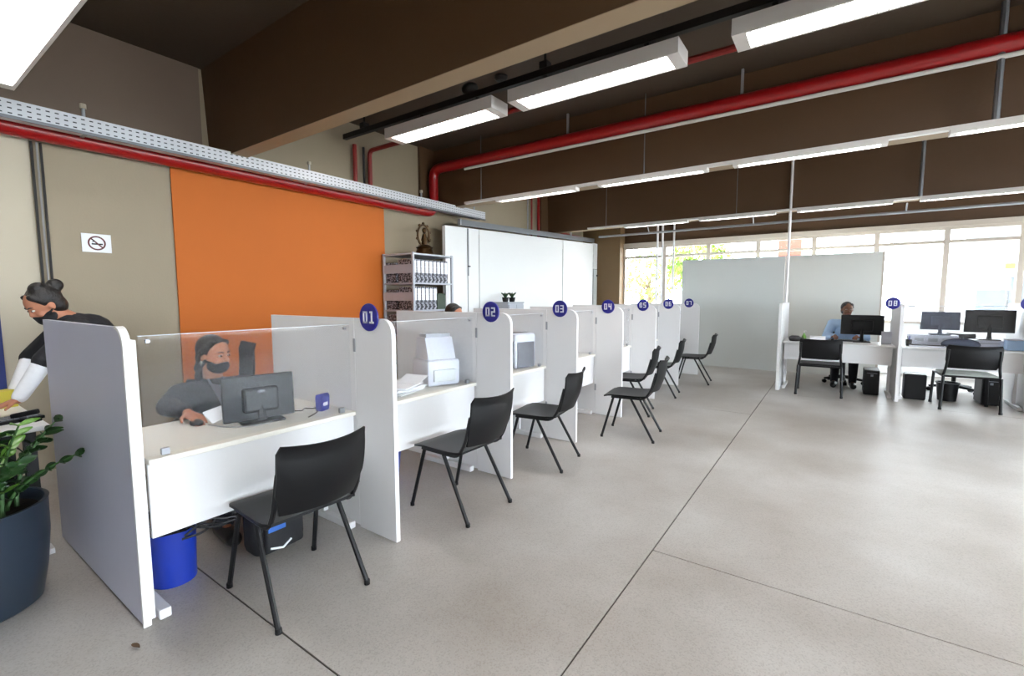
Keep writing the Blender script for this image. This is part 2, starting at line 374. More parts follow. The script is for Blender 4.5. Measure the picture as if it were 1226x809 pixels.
def tree(label, x, y, h, r, seed, group=None, n=1500):
    rnd = random.Random(seed); t = thing('leafy_tree', label, 'tree', (x, y, -.15), 0, group)
    bb = B(); tube(bb, [(0, 0, 0), (.05, .02, h*.4), (.0, .05, h*.7)], [.13, .09, .05], 8)
    for k in range(6):
        a = k*PI/3; tube(bb, [(.03, .02, h*(.42+.04*k)), (math.cos(a)*r*.6, math.sin(a)*r*.6, h*(.62+.04*k))], [.04, .02], 6)
    obj('trunk', bb, M['bark'], t, True)
    bb = B()
    for k in range(n):
        a = rnd.uniform(0, 2*PI); el = rnd.uniform(-1, 1); rr = r*rnd.uniform(.35, 1)**.5
        p = Vector((math.cos(a)*math.sqrt(1-el*el)*rr, math.sin(a)*math.sqrt(1-el*el)*rr, h*.72+el*rr*.85))
        R = Euler((rnd.uniform(0, PI), rnd.uniform(0, PI), rnd.uniform(0, PI))).to_matrix(); s = rnd.uniform(.06, .12)
        q = [bb.verts.new(p+R@Vector(v)*s) for v in ((-1, 0, 0), (0, -.5, .1), (1, 0, 0), (0, .5, .1))]; bb.faces.new(q)
    obj('foliage', bb, M['treeleaf'], t, kind='stuff')
tree('leafy green tree outside the leftmost windows', -5.6, 16.6, 3.2, 1.1, 1, n=750)
tree('leafy tree outside rising just above the grey partition', -3.6, 15.4, 3.6, 1.0, 2)

# ------------------------------------------------------------------ lamps, rails, pipes, tray
def luminaire(x0, x1, y, z, w=.2, h=.08, label='', group=None, slats=26):
    t = thing('fluorescent_light', label, 'light', ((x0+x1)/2, y, z), 0, group); L = (x1-x0)/2; W = w/2
    bb = B(); g = .07*w; e = .05 if w < .2 else .09; box(bb, -L, L, -W, -W+g, 0, h); box(bb, -L, L, W-g, W, 0, h); box(bb, -L, L, -W, W, h, h+.006)
    box(bb, -L, -L+e, -W+g, W-g, 0, h); box(bb, L-e, L, -W+g, W-g, 0, h)
    obj('housing', bb, M['lamp_white'], t)
    bx('diffuser', M['glow'], t, -L+e, L-e, -W+g, W-g, .014, .024)
    bb = B()
    for k in range(slats):
        x = -L+e+2*(L-e)*(k+.5)/slats; box(bb, x-.003, x+.003, -W+g, W-g, .001, .0135)
    obj('louvre', bb, M['lamp_white'], t)
    return t
Y2 = 3.83; Z2 = 3.27
luminaire(-4.37, -2.82, Y2, Z2, .27, .108, label='lit fluorescent batten nearest the left wall on the black rail')
luminaire(-2.63, -1.065, Y2, Z2, .27, .108, label='lit fluorescent batten in the middle of the three on the black rail')
luminaire(-.70, 1.0, Y2, Z2, .27, .108, label='large lit fluorescent batten at the top right on the black rail')
luminaire(-4.48, -2.6, .595, 2.8, w=.27, label='bright fluorescent batten cropped in the top left corner')
for k, a in enumerate((-.9, 1.0, 2.9, 4.8)): luminaire(a, a+1.5, .595, 2.8, w=.27, label='added unseen batten overhead on the nearest rail, %s to the right of the camera' % ('first', 'second', 'third', 'fourth')[k])  # out of view, added to brighten the divider fronts and floor
for k, a in enumerate((1.3, 3.2, 5.1)): luminaire(a, a+1.6, Y2, Z2, .27, .108, label='fluorescent batten on the black rail, %s beyond the right edge' % ('nearest', 'second', 'last')[k])
for k, (a, c) in enumerate(((-4.0, -2.75), (-2.45, -1.2), (-.95, .3), (.7, 1.95), (2.4, 3.65))):
    luminaire(a, c, 5.38, 2.785, w=.11, h=.03, label='slim lit batten under second beam, %s' % ('farthest left', 'second from left', 'third from left', 'at the right edge', 'beyond the right edge')[k], group='battens under the second beam')
for k, (a, c) in enumerate(((-3.5, -2.3), (-2.1, -.9), (-.6, .6), (.9, 2.1), (2.4, 3.6))):
    luminaire(a, c, 8.9, 2.80, w=.11, h=.03, label='slim lit batten under third beam, %s' % ('farthest left', 'second from left', 'third from left', 'at the right edge', 'beyond the right edge')[k], group='battens under the third beam')

t = thing('lighting_rail', 'black steel rail hung from the ceiling carrying three fluorescent battens', 'rail', (0, Y2, 0))
bx('rail', M['black_pipe'], t, XW+.1, XR-.3, -.027, .027, 3.47, 3.53)
for x in (-3.9, -3.1, -2.3, -1.35, -.45, .7, 1.6, 2.6, 3.5, 4.5, 5.4, 6.4): tb('hanger', M['black_pipe'], t, [(x, 0, Z2+.116), (x, 0, 3.475)], .022, 6)
for x in (-4.9, -2.3, .15, 2.7, 5.3):
    tb('drop_rod', M['black_pipe'], t, [(x, 0, 3.525), (x, 0, ZC)], .012, 6); bx('clamp', M['black_pipe'], t, x-.04, x+.04, -.04, .04, 3.53, 3.59)
bb = B(); ell(bb, (-3.2, .0, 3.58), (.1, .07, .06)); obj('junction_box', bb, M['black_pipe'], t, True)
for yy, zz, xa, xs, lab in ((5.38, 2.823, -4.6, (-4.3, -1.9, .97, 3.2, 5.6), 'pale channel holding the slim battens under the second beam'), (8.9, 2.838, -4.3, (-3.9, -1.5, .9, 3.2, 5.6), 'pale channel holding the slim battens under the third beam')):
    t = thing('lighting_channel', lab, 'rail', (0, yy, zz))
    bx('channel', M['lamp_white'], t, xa, XR-.1, -.03, .03, 0, .03)
    for x in xs: tb('hanger_rod', M['tray_lip'], t, [(x, 0, .03), (x, 0, ZC-zz)], .024 if x in (.97, .9) else .006, 8)
t = thing('lighting_rail', 'black steel rail overhead carrying the batten of the top left corner', 'rail', (0, .57, 2.975))
bx('rail', M['black_pipe'], t, -4.7, XR-.3, -.02, .02, 0, .045)
for x in (-4.4, -3.5, -2.75, -.7, .4, 1.3, 2.2, 3.2, 4.1, 5.1, 6.0): tb('hanger', M['black_pipe'], t, [(x, 0, -.088), (x, 0, ZC-2.975)], .012, 6)
t = thing('smoke_detector', 'small dark round detector on ceiling above the first batten', 'detector', (-3.0, 4.1, ZC))
bb = B(); lathe(bb, [(.07, 0), (.07, -.02), (.05, -.045), (.02, -.05)], seg=16); obj('casing', bb, M['black_pipe'], t, True)

# red fire pipe: along the wall, up and out across the hall
pp = arc_pts([(-5.26, YB+.05, 2.765), (-5.26, 5.39, 2.765), (-5.26, 5.39, 3.43), (XR-.05, 5.39, 3.43)], .16)
o = tb('fire_pipe', M['red'], None, pp, .074, 14); tag(o, 'thick red fire pipe running under the cable tray then across the hall', 'pipe')
for i, x in enumerate((-2.9, -.9, 1.1, 3.4)):
    o2 = bx('pipe_hanger', M['steel'], o, x-.012, x+.012, 5.39-.012, 5.39+.012, 3.5, ZC)
for n, (y, rr, mm, lab) in enumerate(((4.0, .028, 'dred', 'dark red conduit rising from tray to the end of the black rail'), (4.14, .016, 'black_pipe', 'thin dark conduit between the two red conduits above the tray'),
                                 (4.24, .03, 'dred', 'red conduit rising from tray and bending along the battens'))):
    pts = [(-5.33, y, 2.93), (-5.33, y, 3.46)] if n < 2 else arc_pts([(-5.33, y, 2.93), (-5.33, y, 3.44), (2.5, y, 3.44)], .08)
    tag(tb('wall_conduit', M[mm], None, pts, rr), lab, 'conduit')
tag(tb('pale_strip', M['lamp_white'], None, [(-4.6, 5.37, 3.332), (XR-.05, 5.37, 3.332)], .02), 'thin pale strip along the underside of the red fire pipe', 'conduit')  # narrow pale tube following the underside of the red pipe
for n, (y, r, m) in enumerate(((8.35, .02, 'dred'), (8.62, .03, 'red'), (8.2, .014, 'steel'))):
    o = tb('riser_pipe', M[m], None, [(-5.33, y, 2.6), (-5.33, y, ZC)], r)
    tag(o, ('dark red thin riser on far left wall above white partition', 'red riser pipe on far left wall above the white partition', 'grey riser on far left wall left of the red risers')[n], 'pipe')

t = thing('cable_tray', 'perforated galvanised cable tray running along the left wall above the orange panel', 'tray', (-4.95, 0, 2.76))
bx('side_rail', M['tray'], t, -.004, 0, YB+.1, 6.3, 0, .115); bx('side_rail', M['tray'], t, -.16, -.156, YB+.1, 6.3, 0, .115)
bx('tray_base', M['tray'], t, -.156, -.004, YB+.1, 6.3, 0, .004); bx('lip', M['tray_lip'], t, -.002, .012, YB+.1, 6.3, -.022, 0)
for y in (1.2, 3.15, 4.9, 6.1):
    bx('bracket', M['steel'], t, -.17, .006, y-.012, y+.012, -.008, -.003)
    tb('hanger_bolt', M['steel'], t, [(-.08, y, .0), (-.08, y, .2)], .012, 6)
    bb = B(); lathe(bb, [(.022, .2), (.022, .235)], (-.08, y, 0), 8); obj('bolt_head', bb, M['wall2'], t)
t = thing('lower_trunking', 'dark grey cable trunking along the top of the white partition', 'trunking', (-4.97, 5.65, 2.56))
bb = B(); prism(bb, [(0, .02), (4.9, .21), (4.9, .3), (0, .11)], 'x', .0, .05); obj('channel', bb, M['tray_lip'], t)
bx('end_cap', M['steel'], t, 0, .052, -.03, 0, .02, .115)

t = thing('wall_cable_pair', 'pair of dark vertical conduits on left wall beside the no smoking sign', 'conduit', (XW+.04, .96, 0))
tb('conduit', M['black_pipe'], t, [(0, -.02, .05), (0, -.02, 2.7)], .009); tb('conduit', M['cable_w'], t, [(0, .012, .05), (0, .012, 2.7)], .007); tb('conduit', M['black_pipe'], t, [(0, .035, .05), (0, .035, 2.7)], .009)
o = bx('wall_banner', M['banner'], None, XW+.03, XW+.05, .1, .68, .70, 1.56); tag(o, 'dark blue cloth panel on wall at the far left edge', 'banner')

# conduit and poles near the third beam
t = thing('conduit_run', 'thin grey conduit running below the third beam to the white poles', 'conduit', (0, 9.45, 2.74))
tb('conduit', M['steel'], t, [(-4.3, 0, 0), (XR-.1, 0, 0)], .022)
for x in (-3.2, -1.3, .8, 3.0): tb('saddle', M['steel'], t, [(x, 0, 0), (x, -.1, .12)], .01, 6)
t = thing('sensor_cluster', 'small pipe fitting cluster on wall under third beam near the column', 'fitting', (-5.1, 9.6, 2.86))
tb('pipe', M['dred'], t, [(0, -.4, 0), (0, .6, 0)], .025); tb('valve', M['steel'], t, [(.03, 0, -.06), (.03, 0, .1)], .03)
for k, (x, y) in enumerate(((-3.2, 10.0), (-3.14, 10.15), (-3.0, 10.5))):
    o = tb('service_pole', M['white'], None, [(x, y, 0), (x, y, ZC)], .022, 8)
    tag(o, ('white service pole behind the far booths, leftmost of three', 'white service pole behind the far booths, middle of three', 'white service pole behind the far booths, nearest the grey partition')[k], 'pole')
o = tb('service_pole', M['white'], None, [(-.70, 8.98, 1.346), (-.70, 8.98, ZC)], .02, 8); tag(o, 'white service pole rising from the left end of the far desks', 'pole')

# no smoking sign
t = thing('no_smoking_sign', 'white square no smoking sign on the left wall', 'sign', (XW+.012, 1.305, 1.93))
bx('plate', M['paper'], t, 0, .006, -.1, .1, -.08, .08)
bb = B(); n = 28
for k in range(n):
    a, c = 2*PI*k/n, 2*PI*(k+1)/n
    q = [(math.cos(a)*.062, math.sin(a)*.062), (math.cos(c)*.062, math.sin(c)*.062), (math.cos(c)*.05, math.sin(c)*.05), (math.cos(a)*.05, math.sin(a)*.05)]
    prism(bb, q, 'x', .0055, .008)
obox(bb, (.007, 0, 0), (.003, .108, .011), Matrix.Rotation(-PI/4, 3, 'X'))
obj('prohibition_ring', bb, M['sign_ink'], t)
bb = B(); box(bb, .0055, .0075, -.035, .04, -.014, -.002); tube(bb, [(.007, -.03, .008), (.007, -.018, .018), (.007, -.03, .03)], .004, 6)
obj('cigarette', bb, M['screen'], t)

# ------------------------------------------------------------------ booth dividers
SEG = {'0': 'abcdef', '1': 'x', '2': 'abged', '3': 'abgcd', '4': 'fgbc', '5': 'afgcd', '6': 'afgedc', '7': 'abc', '8': 'abcdefg', '9': 'abfgcd'}
def numeral(text, w=.038, h=.072, s=.0115, gap=.017):
    bb = B(); tot = len(text)*w+(len(text)-1)*gap; x = -tot/2
    for ch in text:
        if ch == '1':
            c = x+w/2+.004; box(bb, c-s/2, c+s/2, 0, .003, -h/2, h/2); box(bb, c-w/2, c+w/2-.002, 0, .0029, -h/2, -h/2+s); box(bb, c-w/2+.002, c, 0, .0028, h/2-s, h/2)
        else:
            R_ = dict(a=(x, x+w, h/2-s, h/2), g=(x, x+w, -s/2, s/2), d=(x, x+w, -h/2, -h/2+s), f=(x, x+s, 0, h/2), e=(x, x+s, -h/2, 0), b=(x+w-s, x+w, 0, h/2), c=(x+w-s, x+w, -h/2, 0))
            for i, k in enumerate(SEG[ch]):
                x0, x1, z0, z1 = R_[k]; box(bb, x0, x1, 0, .003-i*.00005, z0, z1)
        x += w+gap
    return bb
def disc(parent, text, loc):
    bb = B(); lathe(bb, [(.078, 0), (.082, .003), (.082, .009), (.08, .012)], seg=32); bmesh.ops.rotate(bb, verts=bb.verts[:], cent=(0, 0, 0), matrix=Matrix.Rotation(PI/2, 3, 'X'))
    d = obj('number_disc', bb, M['navy'], parent, True); d.location = loc; d['label'] = 'navy disc reading %s in white' % text
    n = obj('numeral', numeral(text), M['num'], d); n.location = (0, -.0149, 0); return d
def rounded(x0, x1, z0, z1, r, n=6):
    return [(x0, z0), (x1, z0)]+[(x1-r+r*math.cos(k/n*PI/2), z1-r+r*math.sin(k/n*PI/2)) for k in range(n+1)]+[(x0, z1)]
ORD = ['first', 'second', 'third', 'fourth', 'fifth', 'sixth', 'seventh']
DY = [.66, 1.77, 2.94, 4.06, 5.24, 6.46, 7.67, 8.95]
H = 1.325; TH = .028
for i, y in enumerate(DY):
    if i == 0:
        t = thing('booth_divider', 'grey end divider with white edge beside the potted plant', 'divider', (0, y, 0))
        bb = B(); prism(bb, rounded(-3.78, -2.435, .012, H, .09), 'y', -.014, .010); obj('outer_panel', bb, M['grey_lam'], t)
        bb = B(); P = rounded(-3.78, -2.43, .0, H+.004, .09)[1:-1]; Q = rounded(-3.78, -2.445, 0, H-.006, .085)[1:-1]
        pl = P+Q[::-1]; prism(bb, pl, 'y', -.0146, .0146); obj('edge_band', bb, M['edge'], t)
        bx('inner_panel', M['white'], t, -3.4, -2.44, .015, .033, .02, 1.27)
        continue
    t = thing('booth_divider', 'white booth divider with round navy sign 0%d, %s in the left row from the camera' % (i, ORD[i-1]), 'divider', (0, y, 0))
    bx('rear_panel', M['white'], t, -3.36, -2.402, -TH/2, TH/2, .02, H, bev=.002)
    bb = B(); prism(bb, rounded(-2.398, -2.06, .008, H, .085), 'y', -TH/2, TH/2); obj('front_panel', bb, M['white'], t)
    bx('hinge', M['steel'], t, -2.41, -2.39, -TH/2-.004, -TH/2, 1.12, 1.2); bx('hinge', M['steel'], t, -2.41, -2.39, -TH/2-.004, -TH/2, .3, .38)
    disc(t, '0%d' % i, (-2.245, -TH/2-.001, H+.008))

# ------------------------------------------------------------------ booth desks and acrylic screens
ORD = ['first', 'second', 'third', 'fourth', 'fifth', 'sixth', 'seventh']
for i in range(7):
    ya, yb = DY[i]+(.036 if i == 0 else .016), DY[i+1]-.016
    t = thing('counter_desk', 'white counter desk of booth 0%d, %s desk of the left row' % (i+1, ORD[i]), 'desk', (0, ya, 0)); W = yb-ya
    bx('desktop', M['cream'], t, -3.06, -2.4, 0.002, W-.002, .724, .75, bev=.004)
    bx('modesty_panel', M['white'], t, -2.445, -2.425, .003, W-.003, .39, .723)
    for s, y in ((0, .012), (1, W-.052)):
        bx('leg', M['white'], t, -2.78, -2.70, y, y+.03, .05, .723)
        bx('foot', M['white'], t, -3.02, -2.43, y-.004, y+.044, .0, .045, bev=.006)
    t = thing('acrylic_screen', 'clear acrylic screen on the %s desk of the left row, booth 0%d' % (ORD[i], i+1), 'screen', (-2.44, ya, .75)); 
    bx('sheet', M['acrylic'], t, -.002, .002, .004, W-.004, .004, .535)
    bx('top_edge', M['acrylic_edge'], t, -.0022, .0022, .004, W-.004, .535, .5375)
    for y in (.06, W-.09): bx('clamp', M['steel'], t, -.01, .01, y, y+.03, .001, .03)
    for y in (.03, W-.045): bx('stud', M['steel'], t, -.008, .008, y, y+.015, .505, .52)

# ------------------------------------------------------------------ chairs
def shell_seat(bm, w, d0, d1):
    nu, nv = 10, 10; g = []
    for i in range(nu+1):
        u = i/nu; x = d0+(d1-d0)*u; row = []
        for j in range(nv+1):
            v = -1+2*j/nv; rr = min(1, .75+.25*math.sin(PI*min(1, max(0, u*1.0)))+.1)
            z = .455-.012*(1-v*v)*math.sin(PI*u)-.05*max(0, u-.78)**2*16*.5+.02*max(0, .25-u)*2
            cut = 1-.10*max(0, (u-.85)/.15)**2-.08*max(0, (.12-u)/.12)**2
            row.append((x, v*w/2*cut, z))
        g.append(row)
    grid_solid(bm, g, (0, 0, -.014))
def grid_solid(bm, g, off):
    off = Vector(off); n, m = len(g), len(g[0])
    A = [[bm.verts.new(p) for p in r] for r in g]; Bv = [[bm.verts.new(Vector(p)+off) for p in r] for r in g]
    for i in range(n-1):
        for j in range(m-1):
            bm.faces.new((A[i][j], A[i+1][j], A[i+1][j+1], A[i][j+1])); bm.faces.new((Bv[i][j], Bv[i][j+1], Bv[i+1][j+1], Bv[i+1][j]))
    for i in range(n-1):
        bm.faces.new((A[i][0], Bv[i][0], Bv[i+1][0], A[i+1][0])); bm.faces.new((A[i][m-1], A[i+1][m-1], Bv[i+1][m-1], Bv[i][m-1]))
    for j in range(m-1):
        bm.faces.new((A[0][j], A[0][j+1], Bv[0][j+1], Bv[0][j])); bm.faces.new((A[n-1][j], Bv[n-1][j], Bv[n-1][j+1], A[n-1][j+1]))
def shell_back(bm, w, z0=.50, z1=.82, x0=-.215, x1=-.285):
    g = []; nu, nv = 9, 12
    for i in range(nu+1):
        u = i/nu; row = []
        ww = w*(.86+.14*min(1, u/.35)) * (1-.06*max(0, (u-.85)/.15)**2)
        for j in range(nv+1):
            v = -1+2*j/nv
            x = x0+(x1-x0)*u-.045*(1-v*v)-.02*math.sin(PI*u)+(-.02 if u > .9 else 0)
            z = z0+(z1-z0)*u+.012*v*v*u-.02*(1-v*v)*(1-u)*0
            row.append((x, v*ww/2, z))
        g.append(row)
    grid_solid(bm, g, (-.012, 0, 0))
def make_chair(label, group):
    t = thing('visitor_chair', label, 'chair', (0, 0, 0), 0, group); w = .45
    b = B(); shell_seat(b, w, -.2, .25); obj('seat', b, M['black'], t, True)
    b = B(); shell_back(b, .425); obj('backrest', b, M['black'], t, True)
    for s in (-1, 1):
        y = s*.2; yo = s*.222
        tb('leg', M['black_metal'], t, [(.26, yo, .012), (.15, y, .42)], .0125)
        tb('leg', M['black_metal'], t, [(-.26, yo, .012), (-.03, y, .42)], .0125)
        tb('side_rail', M['black_metal'], t, arc_pts([(.17, y, .425), (-.16, y, .425), (-.225, s*.205, .52), (-.27, s*.2, .70)], .06), .0115)
        for x in (.26, -.26):
            b = B(); lathe(b, [(.0145, 0), (.0145, .02), (.013, .025)], (x, yo, 0), 10); obj('foot_cap', b, M['black'], t)
        b = B(); lathe(b, [(.009, 0), (.007, .004)], seg=8); bmesh.ops.rotate(b, verts=b.verts[:], cent=(0, 0, 0), matrix=Matrix.Rotation(-PI/2, 3, 'Y'))
        o = obj('rivet', b, M['logo'], t); o.location = (-.262, s*.17, .60)
    tb('cross_bar', M['black_metal'], t, [(.08, -.2, .422), (.08, .2, .422)], .01, 6)
    return t
ch_pos = [(-2.16, 1.205, PI-.06, 'black plastic chair with steel legs in front of booth 01, nearest the camera'),
          (-2.10, 2.38, PI-.03, 'black plastic chair before booth 02, second from the camera in the left row'),
          (-2.09, 3.47, PI+.14, 'black plastic chair before booth 03, third from the camera in the left row'),
          (-1.72, 4.67, PI+.14, 'black plastic chair pulled farthest out into the hall, before booth 04'),
          (-2.10, 5.62, PI+.2, 'black plastic chair in front of booth 05, partly hidden by the chair of booth 04'),
          (-2.12, 6.87, PI+.15, 'black plastic chair before booth 06, second farthest of the left row'),
          (-1.95, 8.19, PI+.12, 'farthest black plastic chair of the left row, before booth 07')]
c0 = None
for x, y, rz, lab in ch_pos:
    if c0 is None: c0 = make_chair(lab, 'black chairs along the left booths'); c0.location = (x, y, 0); c0.rotation_euler = (0, 0, rz)
    else: dup(c0, (x, y, 0), rz, lab)
def make_frame_chair(label, padmat, loc, rz):
    t = thing('visitor_chair', label, 'chair', loc, rz, 'black chairs at the far desks'); w = .52
    b = B(); box(b, -.22, .24, -w/2, w/2, .425, .465, bev=.015); obj('seat', b, padmat, t, True)
    b = B(); shell_back(b, w, .54, .83, -.20, -.25); obj('backrest', b, M['black'], t, True)
    for s in (-1, 1):
        for x, xo in ((.24, .25), (-.24, -.26)):
            tb('leg', M['black_metal'], t, [(xo, s*.28, .01), (x, s*.265, .44)], .017)
            b = B(); lathe(b, [(.019, 0), (.019, .025), (.0175, .03)], (xo, s*.28, 0), 10); obj('foot_cap', b, M['black'], t)
        tb('side_rail', M['black_metal'], t, arc_pts([(.24, s*.265, .435), (-.22, s*.265, .435), (-.24, s*.245, .55), (-.275, s*.235, .78)], .06), .015)
    tb('cross_bar', M['black_metal'], t, [(-.235, -.265, .435), (-.235, .265, .435)], .014, 6)
    return t
make_frame_chair('black chair tucked under the desk of the man in the light blue shirt', M['black'], (-.165, 8.27, 0), PI/2)
make_frame_chair('black chair with pale seat at the two-monitor desk on the right', M['seat9'], (1.41, 8.23, 0), PI/2+.06)

# ------------------------------------------------------------------ right-hand desks
def far_divider(x, text, discx, label):
    t = thing('booth_divider', label, 'divider', (x, 0, 0))
    b = B(); prism(b, [(9.45, .012), (8.14, .012)]+[(8.14+.085-.085*math.cos(k/6*PI/2), H+.02-.085+.085*math.sin(k/6*PI/2)) for k in range(7)]+[(9.45, H+.02)], 'x', -.02, .02)
    obj('panel', b, M['white'], t)
    bx('foot', M['white'], t, -.024, .024, 8.2, 9.4, 0, .0115)
    if text: disc(t, text, (discx-x, 8.138, H+.03))
far_divider(-.70, None, 0, 'white end divider at the left of the far desks, without a number')
far_divider(.73, '08', .62, 'white divider between the far desks carrying the navy sign 08')
far_divider(2.015, '09', 1.90, 'white divider at the right edge carrying the navy sign 09')
for i, (xa, xb) in enumerate(((-.675, .705), (.755, 1.99))):
    t = thing('counter_desk', ('white desk of the man in the light blue shirt', 'white desk with two monitors by the right edge')[i], 'desk', (xa, 8.36, 0)); W = xb-xa
    bx('desktop', M['white'], t, .002, W-.002, 0, .68, .725, .75, bev=.004); bx('modesty_panel', M['white'], t, .03, W-.03, .06, .08, .47, .723)
    for x in (.02, W-.05):
        bx('leg', M['white'], t, x, x+.03, .28, .36, .05, .723); bx('foot', M['white'], t, x-.004, x+.04, .04, .62, 0, .045, bev=.006)
t = thing('acrylic_screen', 'clear acrylic screen across the two-monitor desk', 'screen', (.76, 8.72, .75))
bx('sheet', M['acrylic'], t, .0, 1.22, -.002, .002, .004, .56); bx('top_edge', M['acrylic_edge'], t, 0, 1.22, -.003, .003, .56, .566); bx('clamp', M['black_metal'], t, .06, .16, -.012, .012, .55, .575)
for x in (.1, 1.15): bx('foot', M['steel'], t, x, x+.03, -.01, .01, .0005, .03)
# grey partition in front of the windows
t = thing('partition_wall', 'tall light grey partition standing before the windows', 'partition', (-2.75, 10.32, 0))
bx('panel', M['part_grey'], t, 0, 1.9, 0, .05, 0, 2.22); bx('panel', M['part_grey2'], t, 1.905, 3.36, 0, .05, 0, 2.22)
bx('post', M['alu'], t, 3.36, 3.39, -.002, .052, 0, 2.23)

# ------------------------------------------------------------------ monitors and desk things
def monitor(label, loc, rz, w=.5, h=.3, stand=.1, tilt=.08, m='screen', logo=False):
    t = thing('monitor', label, 'monitor', loc, rz)         # screen faces local -x, back faces +x
    R = Matrix.Rotation(tilt, 3, 'Y'); zc = stand+h/2
    b = B(); obox(b, (0, 0, zc), (.03, w, h), R, .006); obj('casing', b, M[m], t)
    b = B(); obox(b, (.03, 0, zc-.01), (.045, w*.5, h*.55), R, .015); obj('rear_housing', b, M[m], t)
    b = B(); obox(b, (-.0158, 0, zc), (.002, w-.03, h-.03), R); obj('display', b, M['glass_off'], t)
    b = B(); tube(b, [(.045, 0, .012), (.05, 0, stand*.6), (.035, 0, zc-.04)], [.03, .022, .02], 8); obj('stand', b, M[m], t, True)
    b = B(); box(b, -.08, .1, -.11, .11, 0, .014, bev=.005); obj('base', b, M[m], t)
    if logo:
        b = B(); obox(b, (.054, 0, zc+.04), (.002, .035, .012), R); obj('maker_mark', b, M['logo'], t)
    return t
monitor('black monitor seen from behind in front of the masked woman, booth 01', (-2.68, 1.31, .75), -.2, .37, .25, .012, -.06, logo=True)
monitor('black monitor hiding the face of the man in the light blue shirt', (.33, 8.88, .75), -PI/2+.03, .53, .30, .115, 0)
monitor('smaller grey-looking monitor on the left of the two-monitor desk', (1.22, 8.93, .901), -PI/2, .42, .26, .07, 0, 'bluegrey')
monitor('larger dark monitor on the right of the two-monitor desk', (1.72, 8.93, .851), -PI/2, .50, .31, .10, 0)
monitor('blue-tinted dark monitor at the left of booth 02 behind its divider', (-2.86, 1.99, .75), .1, .34, .27, .08, 0, 'bluegrey')

def keyboard(label, loc, rz, m='screen', w=.42):
    t = thing('keyboard', label, 'keyboard', loc, rz)
    bx('body', M[m], t, -.07, .07, -w/2, w/2, 0, .018, bev=.004)
    b = B()
    for r in range(5):
        for c in range(14):
            x = -.055+r*.024; y = -w/2+.02+c*(w-.04)/14; box(b, x, x+.018, y, y+(w-.04)/14-.005, .018, .024)
    obj('keys', b, M['screen' if m != 'screen' else 'logo'], t, kind='stuff')
    return t
def mouse(label, loc, rz):
    t = thing('mouse', label, 'mouse', loc, rz); b = B(); ell(b, (0, 0, .012), (.055, .03, .022), sub=3)
    bmesh.ops.bisect_plane(b, geom=b.verts[:]+b.edges[:]+b.faces[:], plane_co=(0, 0, .0005), plane_no=(0, 0, -1), clear_outer=True)
    obj('body', b, M['screen'], t, True); b = B(); tube(b, [(.025, -.004, .032), (.025, .004, .032)], .006, 8); obj('wheel', b, M['logo'], t)
    return t
mouse('black mouse under the hand of the masked woman', (-2.87, 1.06, .75), PI)
o = tb('mouse_cable', M['cable_w'], None, arc_pts([(-2.80, 1.09, .755), (-2.66, 1.12, .755), (-2.58, 1.2, .754), (-2.56, 1.30, .754), (-2.62, 1.40, .754), (-2.74, 1.44, .754)], .06), .0035, 6); tag(o, 'grey mouse cable looping over the desk of booth 01', 'cable')
o = tb('charger_cable', M['cable'], None, arc_pts([(-2.76, 1.50, .755), (-2.66, 1.56, .755), (-2.72, 1.6, .757), (-2.64, 1.63, .758), (-2.70, 1.66, .757), (-2.56, 1.60, .755), (-2.5, 1.5, .754)], .05), .003, 6); tag(o, 'thin dark cable tangled beside the blue holder, booth 01', 'cable')
t = thing('pen_holder', 'small blue plastic holder standing on desk in booth 01', 'holder', (-2.60, 1.655, .75), .3)
b = B(); prism(b, [(-.02, 0), (.02, 0), (.026, .09), (.012, .105), (-.018, .1), (-.024, .08)], 'y', -.035, .035); obj('body', b, M['blue'], t); bx('front_label', M['num'], t, .0225, .0235, -.02, .02, .03, .06)
t = thing('paper_slip', 'white paper lying over the wrist of the masked woman', 'paper', (-2.80, 1.17, .79), .0)
b = B(); obox(b, (0, 0, .02), (.10, .17, .004), Matrix.Rotation(.22, 3, 'X')@Matrix.Rotation(.55, 3, 'Y')); obj('sheet', b, M['paper'], t)
keyboard('black keyboard on the desk of the masked woman', (-2.96, 1.42, .75), 0)
# booth 02
t = thing('paper_stack', 'loose stack of white papers on desk of booth 02', 'papers', (-2.62, 2.32, .75), .2)
for k in range(7):
    b = B(); obox(b, (random.uniform(-.02, .02), random.uniform(-.02, .02), .004+k*.008), (.21, .297, .006), Matrix.Rotation(random.uniform(-.2, .2), 3, 'Z')); obj('sheet', b, M['paper'], t)
b = B(); obox(b, (.02, .1, .08), (.2, .14, .003), Matrix.Rotation(.35, 3, 'X')); obj('curled_sheet', b, M['paper'], t)
def printer(label, loc, rz, s=1.0):
    t = thing('printer', label, 'printer', loc, rz)
    b = B(); box(b, -.16*s, .16*s, -.15*s, .15*s, 0, .22*s, bev=.025); obj('body', b, M['printer'], t, True)
    b = B(); prism(b, [(-.14*s, .2*s), (.13*s, .2*s), (.06*s, .40*s), (-.10*s, .40*s)], 'y', -.125*s, .125*s); obj('paper_tray', b, M['printer'], t)
    bx('top_slot', M['shelf'], t, -.08*s, .05*s, -.11*s, .11*s, .40*s, .43*s)
    b = B(); obox(b, (.165*s, 0, .09*s), (.02, .2*s, .1*s), None, .006); obj('output_door', b, M['part_grey'], t)
    return t
printer('white desktop printer behind the acrylic of booth 02', (-2.66, 2.72, .75), -.35, .95)
keyboard('white keyboard beside papers in booth 02', (-2.93, 2.34, .75), .1, 'printer', .3)
t = thing('label_printer', 'grey box printer with mottled dark front in booth 03', 'printer', (-2.606, 3.84, .75), -.25)
b = B(); box(b, -.12, .12, -.15, .13, 0, .345, bev=.03); obj('body', b, M['printer'], t, True)
